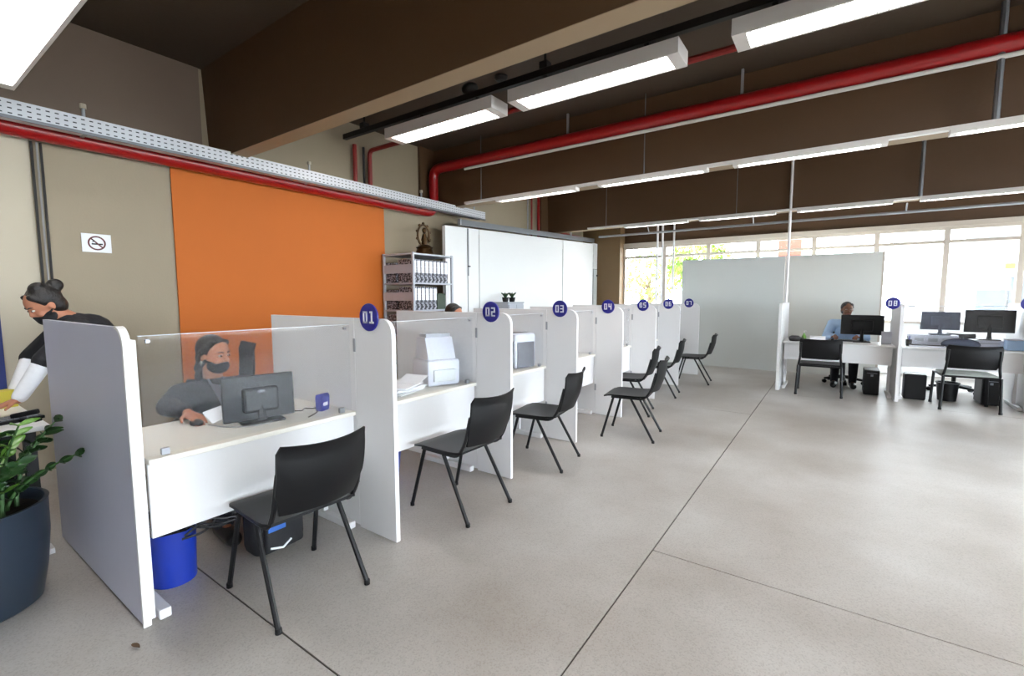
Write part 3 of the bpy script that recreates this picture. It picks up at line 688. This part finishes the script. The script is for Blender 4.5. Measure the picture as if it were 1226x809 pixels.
bx('front_cover', M['printer_dark'], t, .118, .126, -.12, .10, .01, .26); bx('top_slot', M['screen'], t, -.04, .06, -.1, .08, .3445, .348)
bx('side_cover', M['printer_dark'], t, -.10, .10, -.157, -.148, .01, .27)
t = thing('paper_stack', 'small pile of papers on desk of booth 03', 'papers', (-2.60, 3.46, .75))
for k in range(4):
    b = B(); obox(b, (0, 0, .004+k*.008), (.2, .2, .006), Matrix.Rotation(random.uniform(-.25, .25), 3, 'Z')); obj('sheet', b, M['paper'], t)
for i, (y, lab) in enumerate(((4.7, 'grey monitor on the fourth desk of the left row, booth 04'), (5.9, 'grey monitor on the fifth desk of the left row, booth 05'), (7.1, 'grey monitor on the sixth desk of the left row, booth 06'), (8.35, 'grey monitor on the seventh desk of the left row, booth 07'))):
    monitor(lab, (-2.95, y, .75), .05, .42, .27, .09, 0, 'bluegrey')

# far desk things
t = thing('mug', 'dark round mug at left end of the far desk', 'mug', (-.52, 8.55, .75)); b = B(); lathe(b, [(.07, 0), (.085, .03), (.085, .06), (.05, .085)], seg=16); obj('body', b, M['mug'], t, True)
tb('handle', M['mug'], t, [(.07, 0, .025), (.11, 0, .03), (.11, 0, .055), (.07, 0, .06)], .008, 6)
t = thing('sanitizer_bottle', 'pale bottle with pump standing next to the dark mug', 'bottle', (-.40, 8.58, .75)); b = B(); lathe(b, [(.03, 0), (.032, .08), (.012, .11), (.012, .13)], seg=12); obj('body', b, M['leaf2'], t, True)
tb('pump', M['white'], t, [(0, 0, .13), (0, 0, .16), (.03, 0, .16)], .007, 6)
t = thing('paper_box', 'small white box on far desk beside the pale bottle', 'box', (-.22, 8.58, .75)); bx('body', M['paper'], t, -.1, .1, -.06, .06, 0, .075, bev=.004); bx('lid', M['white'], t, -.102, .102, -.062, .062, .076, .085)
t = thing('document_stand', 'pale reddish document holder beside the 08 divider', 'holder', (.62, 8.75, .75)); bx('back_plate', M['printer'], t, -.06, .06, 0, .01, 0, .18); bx('front_tray', M['printer'], t, -.06, .06, -.05, -.04, 0, .12); bx('base', M['printer'], t, -.06, .06, -.05, .01, 0, .01)
keyboard('black keyboard before the man in the light blue shirt', (.2, 9.03-.09, .75), PI/2, 'screen', .4)
t = thing('desktop_computer', 'flat white desktop computer under the smaller monitor', 'computer', (1.15, 8.90, .75)); bx('case', M['printer'], t, -.27, .27, -.03, .135, 0, .15, bev=.008)
for k in range(3): bx('vent', M['shelf'], t, -.2+k*.15, -.1+k*.15, -.0315, -.029, .05, .1)
t = thing('desktop_computer', 'flat white desktop computer under the larger monitor', 'computer', (1.72, 8.86, .75)); bx('case', M['printer'], t, -.18, .18, -.03, .17, 0, .1, bev=.008); bx('drive_slot', M['shelf'], t, -.1, .1, -.0315, -.029, .05, .065)
keyboard('white keyboard on the two-monitor desk', (1.05, 8.55, .75), PI/2, 'printer', .38)
t = thing('pen_cup', 'small dark pen cup at the left of the two-monitor desk', 'cup', (.86, 8.6, .75)); b = B(); lathe(b, [(.032, 0), (.036, .09), (.032, .09), (.03, .02)], seg=14); obj('cup', b, M['mug'], t, True)
for k in range(3): tb('pen', M['blue' if k else 'cable'], t, [(0, 0, .02), (.015*(k-1), .01, .14)], .004, 6)
t = thing('rounded_bag', 'dark blue-grey domed bag lying on the two-monitor desk', 'bag', (1.40, 8.62, .75)); b = B(); ell(b, (0, 0, .045), (.2, .08, .085), sub=3)
bmesh.ops.bisect_plane(b, geom=b.verts[:]+b.edges[:]+b.faces[:], plane_co=(0, 0, .001), plane_no=(0, 0, -1), clear_outer=True); obj('body', b, M['bluegrey'], t, True)
tb('zip', M['cable'], t, [(-.17, -.02, .09), (-.08, -.04, .12), (.08, -.04, .12), (.17, -.02, .09)], .004, 6)
t = thing('clear_box', 'pale blue box at right edge of the two-monitor desk', 'box', (1.90, 8.6, .75)); bx('body', M['shirt'], t, -.08, .08, -.08, .08, 0, .13, bev=.01); bx('lid', M['printer'], t, -.082, .082, -.082, .082, .131, .145)

def tower(label, loc, rz=0):
    t = thing('computer_tower', label, 'computer', loc, rz); bx('case', M['screen'], t, -.09, .09, -.2, .2, .01, .37, bev=.006); bx('front_panel', M['black'], t, -.085, .085, -.212, -.2, .02, .36)
    bx('power_button', M['logo'], t, -.015, .015, -.216, -.212, .28, .31); bx('drive_slot', M['logo'], t, -.06, .06, -.2145, -.212, .325, .332)
    for x in (-.07, .06): bx('foot', M['black'], t, x, x+.02, -.15, .15, 0, .01)
    return t
tower('black computer tower on floor under the far desk of the man in blue', (.47, 8.72, 0))
def bin_(label, loc, h, r0, r1, m, square=False, liner=True):
    t = thing('waste_bin', label, 'bin', loc)
    b = B()
    if square:
        box(b, -r1, r1, -r1, r1, 0, h, bev=.02)
        obj('bucket', b, m, t)
    else:
        lathe(b, [(r0, 0), (r1, h), (r1+.012, h+.002), (r1+.012, h+.015), (r1-.006, h+.015), (r0-.006, .012)], seg=28); obj('bucket', b, m, t, True)
    if liner:
        b = B(); rnd = random.Random(3)
        lathe(b, [(r1+.004, h-.05), (r1+.017, h-.02), (r1+.017, h+.02), (r1-.01, h+.03), (r1-.03, h-.02), (.02, h-.06)], seg=28)
        for v in b.verts: v.co += Vector((rnd.uniform(-1, 1), rnd.uniform(-1, 1), rnd.uniform(-1, 1)))*.004
        obj('liner', b, M['bag'], t, True)
    return t
bin_('blue waste bin with black liner under desk of booth 01', (-2.75, .872, 0), .33, .098, .108, M['bluebin'])
bin_('blue waste bin under desk of booth 02', (-2.85, 2.32, 0), .27, .11, .135, M['bluebin'], liner=False)
bin_('square black waste bin under two-monitor desk next to the 08 divider', (.955, 8.62, 0), .36, .12, .12, M['black'], True, False)
bin_('round black waste bin under the two-monitor desk behind the chair', (1.32, 8.72, 0), .24, .10, .12, M['black'], liner=False)
tower('black computer tower under the two-monitor desk at right', (1.72, 8.76, 0))
tower('black computer tower on floor under desk of booth 04', (-2.75, 4.27, 0), PI/2)
# backpack under booth 01
t = thing('backpack', 'black backpack with blue panel on floor under the first chair and desk', 'bag', (-2.62, 1.33, 0), PI*.5)
b = B(); box(b, -.15, .15, -.09, .09, 0, .36, bev=.06, seg=4); obj('body', b, M['pack'], t, True)
b = B(); box(b, -.11, .11, -.125, -.085, .04, .2, bev=.018, seg=3); obj('pocket', b, M['pack'], t, True)
bx('blue_panel', M['packblue'], t, -.10, .0, -.132, -.124, .16, .205, bev=.004); tb('piping', M['paper'], t, [(-.09, -.128, .07), (-.02, -.129, .05), (.03, -.128, .08)], .006, 6)
tb('strap', M['pack'], t, [(-.05, 0, .35), (-.04, 0, .40), (.04, 0, .40), (.05, 0, .35)], .01, 6)
t = thing('cable_bundle', 'bundle of black power cables hanging under desk of booth 01', 'cables', (-2.62, 1.0, .3))
for k in range(6):
    rnd = random.Random(k); pts = [(rnd.uniform(-.05, .05), -.12+j*.1, .05*math.sin(j*1.3+k)+rnd.uniform(-.03, .03)) for j in range(7)]
    tb('cable', M['cable'], t, arc_pts(pts, .05), .006, 6)
for y in (-.03, .2): tb('cable_tie', M['cable'], t, [(0, y, .0), (0, y, .423)], .004, 6)

# ------------------------------------------------------------------ office chairs
def make_office_chair(label, loc, rz, top=.87):
    t = thing('office_chair', label, 'office chair', loc, rz)
    b = B(); box(b, -.22, .24, -.23, .23, .42, .49, bev=.03, seg=3); obj('seat', b, M['pack'], t, True)
    b = B(); shell_back(b, .34, .56, top, -.2, -.25); obj('backrest', b, M['pack'], t, True)
    tb('gas_column', M['black_metal'], t, [(0, 0, .1), (0, 0, .42)], .028, 10)
    tb('back_bar', M['black_metal'], t, arc_pts([(-.05, 0, .415), (-.3, 0, .42), (-.31, 0, .74)], .1), .02, 8)
    for k in range(5):
        a = 2*PI*k/5; tb('base_arm', M['black'], t, [(0, 0, .11), (math.cos(a)*.28, math.sin(a)*.28, .075)], [.03, .018], 8)
        b = B(); c = Vector((math.cos(a)*.28, math.sin(a)*.28, .03)); u = Vector((-math.sin(a), math.cos(a), 0)); tube(b, [c-u*.022, c+u*.022], .03, 12); obj('caster', b, M['black'], t, True)
    return t
oc = make_office_chair('black office chair of the masked woman in booth 01', (-3.38, 1.36, 0), -.4)
oc2 = oc2 = dup(oc, (-3.56, 3.77, 0), .05, 'office chair of the worker hidden behind divider 02')
dup(oc, (.14, 9.5, 0), -PI/2+.1, 'black office chair of the man in the light blue shirt')
dup(oc, (1.5, 9.5, 0), -PI/2-.3, 'empty black office chair behind the two-monitor desk')
make_office_chair('empty high-backed black office chair behind the monitor of booth 01', (-4.05, 1.62, 0), -PI/2-.15, 1.07)

# ------------------------------------------------------------------ shelf with binders
t = thing('steel_shelf', 'grey steel shelf unit full of binders against the wall past the orange panel', 'shelf', (-5.34, 4.42, 0))
SD, SW = .62, .80
for x in (0, SD-.03):
    for y in (0, SW-.03): bx('post', M['shelf'], t, x, x+.03, y, y+.03, 0, 2.06)
SZ = (.1, .5, .9, 1.25, 1.63, 2.03)
for z in SZ: bx('shelf_board', M['shelf'], t, .002, SD-.002, .004, SW-.004, z, z+.022)
for z in (1.4, 1.78): bx('side_brace', M['shelf'], t, 0.03, SD-.03, .004, .012, z, z+.12)
def binder(label, loc, th, h, group):
    t = thing('binder', label, 'binder', loc, 0, group)
    bx('cover', M['marble'], t, -.29, 0, 0, th, 0, h); bx('spine_label', M['spine'], t, 0, .003, .006, th-.006, h*.42, h-.02); bx('page_block', M['paper'], t, -.286, -.01, .006, th-.006, .005, h-.004)
    b = B(); lathe(b, [(.011, 0), (.011, .004)], seg=10); bmesh.ops.rotate(b, verts=b.verts[:], cent=(0, 0, 0), matrix=Matrix.Rotation(PI/2, 3, 'Y')); o = obj('finger_ring', b, M['steel'], t); o.location = (.001, th/2, h*.2)
    return t
pos = ('first', 'second', 'third', 'fourth', 'fifth', 'sixth', 'seventh', 'eighth', 'ninth', 'tenth')
for k in range(9): binder('white-labelled binder on upper shelf, %s from left' % pos[k], (-4.78, 4.47+k*.078, 1.653), .07, .32, 'binders on the upper shelf')
for k in range(6): binder('white-labelled binder on the shelf below, %s from left' % pos[k], (-4.78, 4.47+k*.078, 1.273), .07, .32, 'binders on the second shelf')
t = thing('file_box', 'dark green file box at right end of the second shelf', 'box', (-4.8, 4.96, 1.273)); bx('body', M['box_green'], t, -.28, 0, 0, .17, 0, .2); bx('lid', M['box_green'], t, -.285, .005, -.004, .174, .2, .23)
for k in range(7): binder('white-labelled binder on third shelf, %s from left' % pos[k], (-4.78, 4.47+k*.085, .923), .07, .3, 'binders on the third shelf')
for k, z in enumerate((1.273, 1.653, .923)): 
    t = thing('archive_box', ('dark archive box at back of second shelf', 'dark archive box at back of the upper shelf', 'dark archive box at back of the third shelf')[k], 'box', (-5.31, 4.46, z)); bx('body', M['marble'], t, 0, .2, 0, .6, 0, .25); bx('lid', M['marble'], t, -.003, .203, -.003, .603, .25, .28)
t = thing('figurine', 'dark bronze figurine with open arch standing on top of the shelf', 'figurine', (-5.0, 4.92, 2.052))
b = B(); lathe(b, [(.13, 0), (.14, .03), (.11, .1), (.13, .12), (.06, .16)], seg=18); obj('base', b, M['bronze'], t, True)
b = B(); cap(b, (0, 0, .16), .05, (0, 0, .3), .03); ell(b, (0, 0, .37), (.035, .035, .042)); cap(b, (0, -.03, .28), .016, (.03, -.08, .22), .014); cap(b, (0, .03, .28), .016, (.03, .08, .22), .014); obj('figure', b, M['bronze'], t, True)
b = B(); tube(b, [(-.02, math.sin(a)*.115, .3+math.cos(a)*.15) for a in [PI*(-.85+1.7*k/16) for k in range(17)]], .016, 8); obj('arch', b, M['bronze'], t, True)
for k in range(7):
    a = PI*(-.6+1.2*k/6); b = B(); ell(b, (-.02, math.sin(a)*.13, .3+math.cos(a)*.17), (.022, .025, .025), sub=1); obj('ornament', b, M['bronze'], t, True)
# low cabinet with two little plants behind booth 03
t = thing('low_cabinet', 'grey cabinet against the white partition behind booth 03', 'cabinet', (-4.88, 6.30, 0)); bx('body', M['shelf'], t, 0, .4, 0, .45, .03, 1.34); bx('top', M['steel'], t, -.01, .41, -.01, .46, 1.341, 1.365); bx('plinth', M['joint'], t, .02, .38, .02, .43, 0, .03)
bx('door', M['shelf'], t, .4, .415, .01, .22, .06, 1.32); bx('door', M['shelf'], t, .4, .415, .23, .44, .06, 1.32)
def cactus(label, loc, seed):
    t = thing('potted_cactus', label, 'plant', loc); rnd = random.Random(seed); b = B(); lathe(b, [(.045, 0), (.06, .08), (.05, .08), (.045, .07)], seg=14); obj('pot', b, M['black'], t, True)
    for k in range(12):
        a = k*2*PI/12; tb('leaf', M['leaf'], t, [(0, 0, .07), (math.cos(a)*.04, math.sin(a)*.04, .13), (math.cos(a)*.075, math.sin(a)*.075, .14+rnd.uniform(0, .03))], [.012, .012, .002], 5)
cactus('tiny dark potted plant on grey cabinet, left one', (-4.66, 6.47, 1.365), 1); cactus('tiny dark potted plant on grey cabinet, right one', (-4.66, 6.67, 1.365), 2)

# ------------------------------------------------------------------ potted ZZ plant
t = thing('potted_plant', 'leafy green plant in tall dark anthracite pot at lower left', 'plant', (-3.20, .25, 0))
b = B(); lathe(b, [(.2, 0), (.215, .012), (.24, .15), (.256, .32), (.258, .475), (.262, .488), (.245, .488), (.23, .44)], seg=40); obj('pot', b, M['pot'], t, True)
b = B(); lathe(b, [(.231, .42), (.231, .44), (.1, .45)], seg=24); obj('soil', b, M['soil'], t)
lf = B(); n = 6; g = []
for i in range(n+1):
    u = i/n; w = .021*math.sin(PI*min(1, u*.92+.06))**.8
    g.append([lf.verts.new((u*.085, -w, .004+.012*math.sin(PI*u)*0-.014*u*u)), lf.verts.new((u*.085, 0, -.004-.014*u*u)), lf.verts.new((u*.085, w, .004-.014*u*u))])
for a, c in zip(g, g[1:]):
    for k in range(2): lf.faces.new((a[k], c[k], c[k+1], a[k+1]))
lm = bpy.data.meshes.new('leaf'); bmesh.ops.recalc_face_normals(lf, faces=lf.faces[:]); lf.to_mesh(lm); lf.free(); lm.materials.append(M['leaf'])
for p in lm.polygons: p.use_smooth = True
lm2 = lm.copy(); lm2.materials.clear(); lm2.materials.append(M['leaf2'])
rnd = random.Random(11); nleaf = 0
for k in range(22):
    a = k*2.4; r0 = .16*math.sqrt((k+.5)/22); lean = rnd.uniform(.05, .26); h = rnd.uniform(.26, .48); young = k in (3, 9, 16)
    if young: h += .06
    p0 = Vector((math.cos(a)*r0, math.sin(a)*r0, .43)); d = Vector((math.cos(a), math.sin(a), 0))
    cur = [p0+d*lean*u*u+Vector((0, 0, h*(u-.15*u*u))) for u in [i/8 for i in range(9)]]
    tb('stem', M['stem'], t, cur, [.010-.0008*i for i in range(9)], 6)
    side = Vector((0, 0, 1)).cross(d)
    for j in range(2, 9):
        for s in (-1, 1):
            if nleaf >= 298: break
            o = bpy.data.objects.new('leaf', lm2 if young else lm); COL.objects.link(o); o.parent = t
            tz = (cur[min(j+1, 8)]-cur[j-1]).normalized()
            dirv = (side*s*.85+tz*.55+d*rnd.uniform(-.35, .5)).normalized(); up = (tz-dirv*tz.dot(dirv)).normalized(); yv = up.cross(dirv)
            sc = rnd.uniform(.65, 1.0); mt = Matrix((dirv*sc, yv*sc, up*sc)).transposed().to_4x4(); mt.translation = cur[j]; o.matrix_local = mt; nleaf += 1

# ------------------------------------------------------------------ left table and its things
t = thing('side_table', 'pale table at the left edge behind the potted plant', 'table', (-3.98, -.2, 0))
bx('tabletop', M['white'], t, -.42, .42, -.85, .80, .72, .75, bev=.004)
for x in (-.36, .32):
    for y in (-.78, .70): bx('leg', M['black_metal'], t, x, x+.05, y, y+.05, .03, .719)
    bx('foot', M['white'], t, x-.02, x+.07, .62, .78, 0, .03); bx('foot', M['white'], t, x-.02, x+.07, -.8, -.6, 0, .03)
bx('modesty_panel', M['screen'], t, .24, .26, -.7, .68, .3, .71)
t = thing('yellow_box', 'small yellow box standing on the left table', 'box', (-4.36, .52, .75), .3); bx('body', M['yellow'], t, -.05, .05, -.06, .06, 0, .1); bx('lid', M['yellow'], t, -.052, .052, -.062, .062, .1, .108)
keyboard('black keyboard on the left table', (-3.80, .40, .75), .2); 
t = thing('paper_stack', 'white papers at front edge of the left table', 'papers', (-3.72, .18, .75)); 
for k in range(3):
    b = B(); obox(b, (0, 0, .004+k*.007), (.2, .28, .006), Matrix.Rotation(.15*k-.1, 3, 'Z')); obj('sheet', b, M['paper'], t)
t = thing('stapler', 'black stapler standing on left table near the yellow box', 'stapler', (-3.75, .535, .75), .7); bx('base', M['screen'], t, -.07, .07, -.02, .02, 0, .015); b = B(); obox(b, (0, 0, .045), (.14, .032, .028), Matrix.Rotation(-.2, 3, 'Y'), .008); obj('arm', b, M['screen'], t)

# ------------------------------------------------------------------ people
def remesh(name, bm, voxel, m, parent, it=6):
    bmesh.ops.recalc_face_normals(bm, faces=bm.faces[:])
    me = bpy.data.meshes.new(name+'_raw'); bm.to_mesh(me); bm.free(); o = bpy.data.objects.new(name, me); COL.objects.link(o)
    md = o.modifiers.new('r', 'REMESH'); md.mode = 'VOXEL'; md.voxel_size = voxel
    sm = o.modifiers.new('s', 'SMOOTH'); sm.factor = .5; sm.iterations = it
    dg = bpy.context.evaluated_depsgraph_get(); dg.update(); nm = bpy.data.meshes.new_from_object(o.evaluated_get(dg)); nm.name = name
    o.modifiers.clear(); o.data = nm; bpy.data.meshes.remove(me)
    nm.materials.clear(); nm.materials.append(m)
    for p in nm.polygons: p.use_smooth = True
    o.parent = parent; return o

def hand_prims(b, wrist, d, nrm, side, curl=.5):
    """d: finger direction, nrm: back of hand normal, side: +1 if thumb lies on d x nrm side"""
    wrist = Vector(wrist); d = Vector(d).normalized(); nrm = Vector(nrm); nrm = (nrm-d*nrm.dot(d)).normalized(); s = d.cross(nrm).normalized()*side
    for k in range(4):
        off = (k-1.5)*.0195
        cap(b, wrist+d*.012-s*off*.55, .0145, wrist+d*.085-s*off, .0115)
        L = (.040, .045, .042, .032)[k]; p = wrist+d*.088-s*off; dirv = d; 
        for j, (f, r) in enumerate(((1, .0092), (.65, .0082), (.5, .0072))):
            a = curl*(.35+.5*j); dv = (d*math.cos(a)-nrm*math.sin(a)).normalized(); q = p+dv*L*f; cap(b, p, r, q, r*.92, 10, 3); p = q
    p = wrist+d*.025+s*.022; q = p+(d*.5+s*.75-nrm*.2).normalized()*.038; e = q+(d*.85+s*.25-nrm*.3).normalized()*.032
    cap(b, wrist+d*.015, .017, p, .0145); cap(b, p, .0135, q, .011); cap(b, q, .0105, e, .0085)

def person(name, label, loc, rz, J, skin, top, bottom, hairm, hairstyle, maskm=None, voxel=.007, sleeve=None, blouse=None, earring=False):
    t = thing(name, label, 'person', loc, rz); V = lambda k: Vector(J[k])
    hR = Euler(J['head_rot']).to_matrix(); hp = V('head'); hx = lambda x, y, z: hp+hR@Vector((x, y, z))
    # ---- body
    b = B()
    ell(b, hx(-.004, 0, .028), (.094, .076, .088), hR, 3); ell(b, hx(.028, 0, -.042), (.062, .058, .072), hR, 3); cap(b, hx(.052, -.012, -.092), .022, hx(.052, .012, -.092), .022)
    cap(b, hx(.078, 0, .02), .010, hx(.097, 0, -.022), .0125); cap(b, hx(.088, -.012, -.027), .008, hx(.088, .012, -.027), .008)
    for s in (-1, 1):
        ell(b, hx(-.006, s*.078, -.008), (.02, .009, .031), hR, 2); ell(b, hx(.058, s*.036, -.03), (.026, .022, .022), hR, 2); cap(b, hx(.076, s*.012, .026), .009, hx(.068, s*.045, .026), .009)
    cap(b, hx(.078, -.018, -.062), .0075, hx(.078, .018, -.062), .0075)
    nb = V('neck'); cap(b, nb-Vector((0, 0, .02)), .058, hx(-.015, 0, -.06), .052)
    cap(b, V('pelvis'), .125, V('chest'), .13)
    sh = {}
    for s, k in ((1, 'l'), (-1, 'r')):
        S0, E, Wr = V('sh'+k), V('el'+k), V('wr'+k); sh[k] = (S0, E, Wr)
        cap(b, V('chest')+(nb-V('chest'))*.55, .085, S0, .056); cap(b, S0, .052, E, .040); cap(b, E, .039, Wr, .027)
        Hp, K, A, T = V('hip'+k), V('kn'+k), V('an'+k), V('toe'+k)
        cap(b, Hp, .088, K, .06); cap(b, K, .058, A, .038); cap(b, A-Vector((0, 0, .02)), .035, T, .032)
        hand_prims(b, Wr, J['hd'+k], J['hn'+k], J.get('ht'+k, s), J.get('curl', .5))
    cap(b, V('hipl'), .1, V('hipr'), .1); cap(b, V('chest'), .13, nb, .06)
    remesh('body', b, voxel, skin, t)
    # ---- eyes and brows
    for s in (-1, 1):
        b = B(); ell(b, hx(.0785, s*.0315, .006), (.0095, .0125, .0068), hR, 2); e = obj('eye', b, M['eye'], t, True)
        b = B(); ell(b, hx(.0868, s*.0315, .006), (.0035, .006, .006), hR, 2); obj('iris', b, M['pupil'], e, True)
        b = B(); tube(b, [hx(.089, s*.014, .026), hx(.086, s*.034, .032), hx(.074, s*.052, .027)], [.0035, .004, .002], 6); obj('eyebrow', b, hairm, t, True)
    b = B(); cap(b, hx(.083, -.02, -.062), .0055, hx(.083, .02, -.062), .0055); obj('lips', b, M['lip'], t, True)
    # ---- hair
    b = B(); ell(b, hx(-.022, 0, .036), (.094, .085, .094), hR, 3); ell(b, hx(-.045, 0, -.02), (.062, .078, .075), hR, 3)
    if hairstyle == 'tied':
        for s in (-1, 1): cap(b, hx(.035, s*.055, .085), .018, hx(-.01, s*.082, .02), .02); cap(b, hx(-.015, s*.074, .01), .018, hx(-.055, s*.062, -.09), .024)
        cap(b, hx(-.07, 0, -.03), .04, hx(-.09, 0, -.16), .04); cap(b, hx(.045, -.03, .092), .016, hx(.045, .03, .092), .016)
    elif hairstyle == 'bun':
        ell(b, hx(-.118, .0, .075), (.046, .048, .044), hR, 3); ell(b, hx(-.03, .01, .118), (.045, .05, .03), hR, 2)
        for s in (-1, 1): cap(b, hx(.045, s*.045, .085), .018, hx(.012, s*.076, .03), .016)
    else:
        for s in (-1, 1): cap(b, hx(.045, s*.05, .085), .022, hx(.0, s*.08, .03), .014)
    remesh('hair', b, max(voxel, .007), hairm, t, 4)
    if maskm:
        b = B(); ell(b, hx(.036, 0, -.066), (.066, .064, .052), hR, 3); cap(b, hx(.092, 0, -.034), .013, hx(.078, 0, -.08), .024)
        for s in (-1, 1): cap(b, hx(.05, s*.055, -.05), .012, hx(.0, s*.08, -.025), .006)
        remesh('face_mask', b, max(voxel, .006), maskm, t, 5)
    if earring:
        for s in (-1, 1): b = B(); ell(b, hx(-.004, s*.088, -.042), (.008, .006, .012), hR, 2); obj('earring', b, M['earring'], t, True)
    # ---- clothes
    b = B(); cap(b, V('pelvis')+Vector((0, 0, .02)), .148, V('chest'), .152); cap(b, V('chest'), .150, nb-Vector((0, 0, .025)), .075)
    for k in 'lr':
        S0, E, Wr = sh[k]; cap(b, V('chest')+(nb-V('chest'))*.5, .10, S0, .076); cap(b, S0, .074, E, .062)
        if sleeve is None: cap(b, E, .061, Wr+(E-Wr)*.14, .042)
        else: cap(b, E, .053, E+(Wr-E)*.1, .05)
    remesh('jacket', b, voxel*1.2, top, t, 5)
    if sleeve is not None:
        for k in 'lr':
            S0, E, Wr = sh[k]; b = B(); cap(b, E+(Wr-E)*.05, .052, Wr+(E-Wr)*.08, .04); remesh('sleeve', b, voxel*1.2, sleeve, t, 4)
    if blouse:
        fw = Vector((1, 0, 0)); b = B(); p0 = nb+Vector((.062, 0, .01)); p1 = V('chest')+Vector((.150, 0, .02))
        A = [b.verts.new(v) for v in (p0+Vector((-.02, .055, .01)), p0+Vector((-.02, -.055, .01)), p1+Vector((.006, -.006, 0)), p1+Vector((.006, .006, 0)), (p0+p1)/2+Vector((.022, .034, .0)), (p0+p1)/2+Vector((.022, -.034, .0)))]
        b.faces.new((A[0], A[1], A[5], A[4])); b.faces.new((A[4], A[5], A[2], A[3])); r = bmesh.ops.solidify(b, geom=b.faces[:], thickness=.006); obj('blouse_front', b, blouse, t)
    b = B(); cap(b, V('hipl'), .118, V('hipr'), .118)
    for k in 'lr':
        cap(b, V('hip'+k), .106, V('kn'+k), .078); cap(b, V('kn'+k), .075, V('an'+k)-Vector((0, 0, .01)), .056)
    remesh('trousers', b, voxel*1.3, bottom, t, 5)
    for k in 'lr':
        b = B(); A, T = V('an'+k), V('toe'+k); cap(b, Vector((A.x, A.y, .045))-(T-A).normalized()*.03, .052, Vector((T.x, T.y, .044))+(T-A).normalized()*.01, .045); remesh('shoe', b, .008, M['shoe'], t, 3)
    return t

def seated(headz=1.10, elr=None, wrr=None, ell_=None, wrl=None, hrot=(0, 0, 0), lean=.05):
    """sitting facing +x; origin on the floor below the pelvis"""
    J = dict(pelvis=(0, 0, .60), chest=(lean*.6, 0, headz-.36), neck=(lean, 0, headz-.17), head=(lean+.03, 0, headz), head_rot=hrot)
    for s, k in ((1, 'l'), (-1, 'r')):
        J['sh'+k] = (lean*.9, s*.185, headz-.235); J['hip'+k] = (.02, s*.09, .58); J['kn'+k] = (.40, s*.12, .53); J['an'+k] = (.38, s*.12, .10); J['toe'+k] = (.52, s*.13, .045)
    J['elr'] = elr or (.12, -.27, headz-.46); J['wrr'] = wrr or (.34, -.2, .80); J['ell'] = ell_ or (.12, .27, headz-.46); J['wrl'] = wrl or (.34, .16, .80)
    J['hdr'] = (1, .1, -.12); J['hdl'] = (1, -.2, -.12); J['hnr'] = (0, 0, 1); J['hnl'] = (0, 0, 1)
    J['htr'] = 1; J['htl'] = -1
    return J
# masked woman of booth 01
J = seated(1.085, elr=(.10, -.27, .80), wrr=(.37, -.265, .795), ell_=(.12, .26, .80), wrl=(.34, .12, .80), hrot=(0, .12, .38), lean=.06)
J['hdr'] = (1, .05, -.1)
person('person', 'woman in charcoal jacket and black mask seated behind the acrylic of booth 01', (-3.36, 1.33, 0), 0, J, M['skin'], M['jacket'], M['trousers'], M['hair'], 'tied', M['mask'], .0052, blouse=M['blouse'], earring=True)
# woman bending over the left table (faces local +x, placed facing -y)
J = dict(pelvis=(0, 0, .93), chest=(.09, 0, 1.19), neck=(.20, 0, 1.31), head=(.30, 0, 1.405), head_rot=(0, .6, .12), shl=(.20, .17, 1.22), shr=(.20, -.17, 1.22), ell=(.37, .25, 1.06), wrl=(.50, .26, .84),
         elr=(.35, -.25, 1.04), wrr=(.46, -.12, .83), hdl=(1, 0, -.35), hdr=(1, 0, -.35), hnl=(.3, 0, 1), hnr=(.3, 0, 1), htl=-1, htr=1, hipl=(-.01, .09, .92), hipr=(-.01, -.09, .92), knl=(.02, .1, .5), knr=(-.04, -.1, .5), anl=(-.03, .1, .09), anr=(-.12, -.1, .09), toel=(.12, .11, .045), toer=(.03, -.11, .045))
person('person', 'woman with dark bun in black jacket bending over the left table', (-4.28, 1.05, 0), -PI/2, J, M['skin'], M['jacket2'], M['trousers'], M['hair'], 'bun', M['mask'], .007, sleeve=M['whitecloth'])
# man in blue
J = seated(1.235, hrot=(0, .05, .25), lean=.08, wrr=(.28, -.14, .81), wrl=(.28, .14, .81))
person('person', 'man in light blue shirt with short dark hair seated behind the far monitor', (.14, 9.47, 0), -PI/2, J, M['skin_dark'], M['shirt'], M['trousers'], M['hair_grey'], 'short', None, .009)
J = seated(1.255, elr=(.05, -.23, .85), ell_=(.05, .23, .85), hrot=(0, .2, .1), lean=.06)
person('person', 'seated worker of whom only dark hair shows above divider 02', (-3.52, 3.80, 0), .0, J, M['skin'], M['jacket2'], M['trousers'], M['hair'], 'tied', None, .011)

# dry leaf on the floor
o = bpy.data.objects.new('dry_leaf', lm.copy()); COL.objects.link(o); o.location = (-2.335, .575, .016); o.rotation_euler = (0, 0, .4); o.scale = (.5, .5, .5); o.data.materials.clear(); o.data.materials.append(M['bark'])
tag(o, 'tiny dark dry leaf on the floor before the grey end divider', 'leaf')
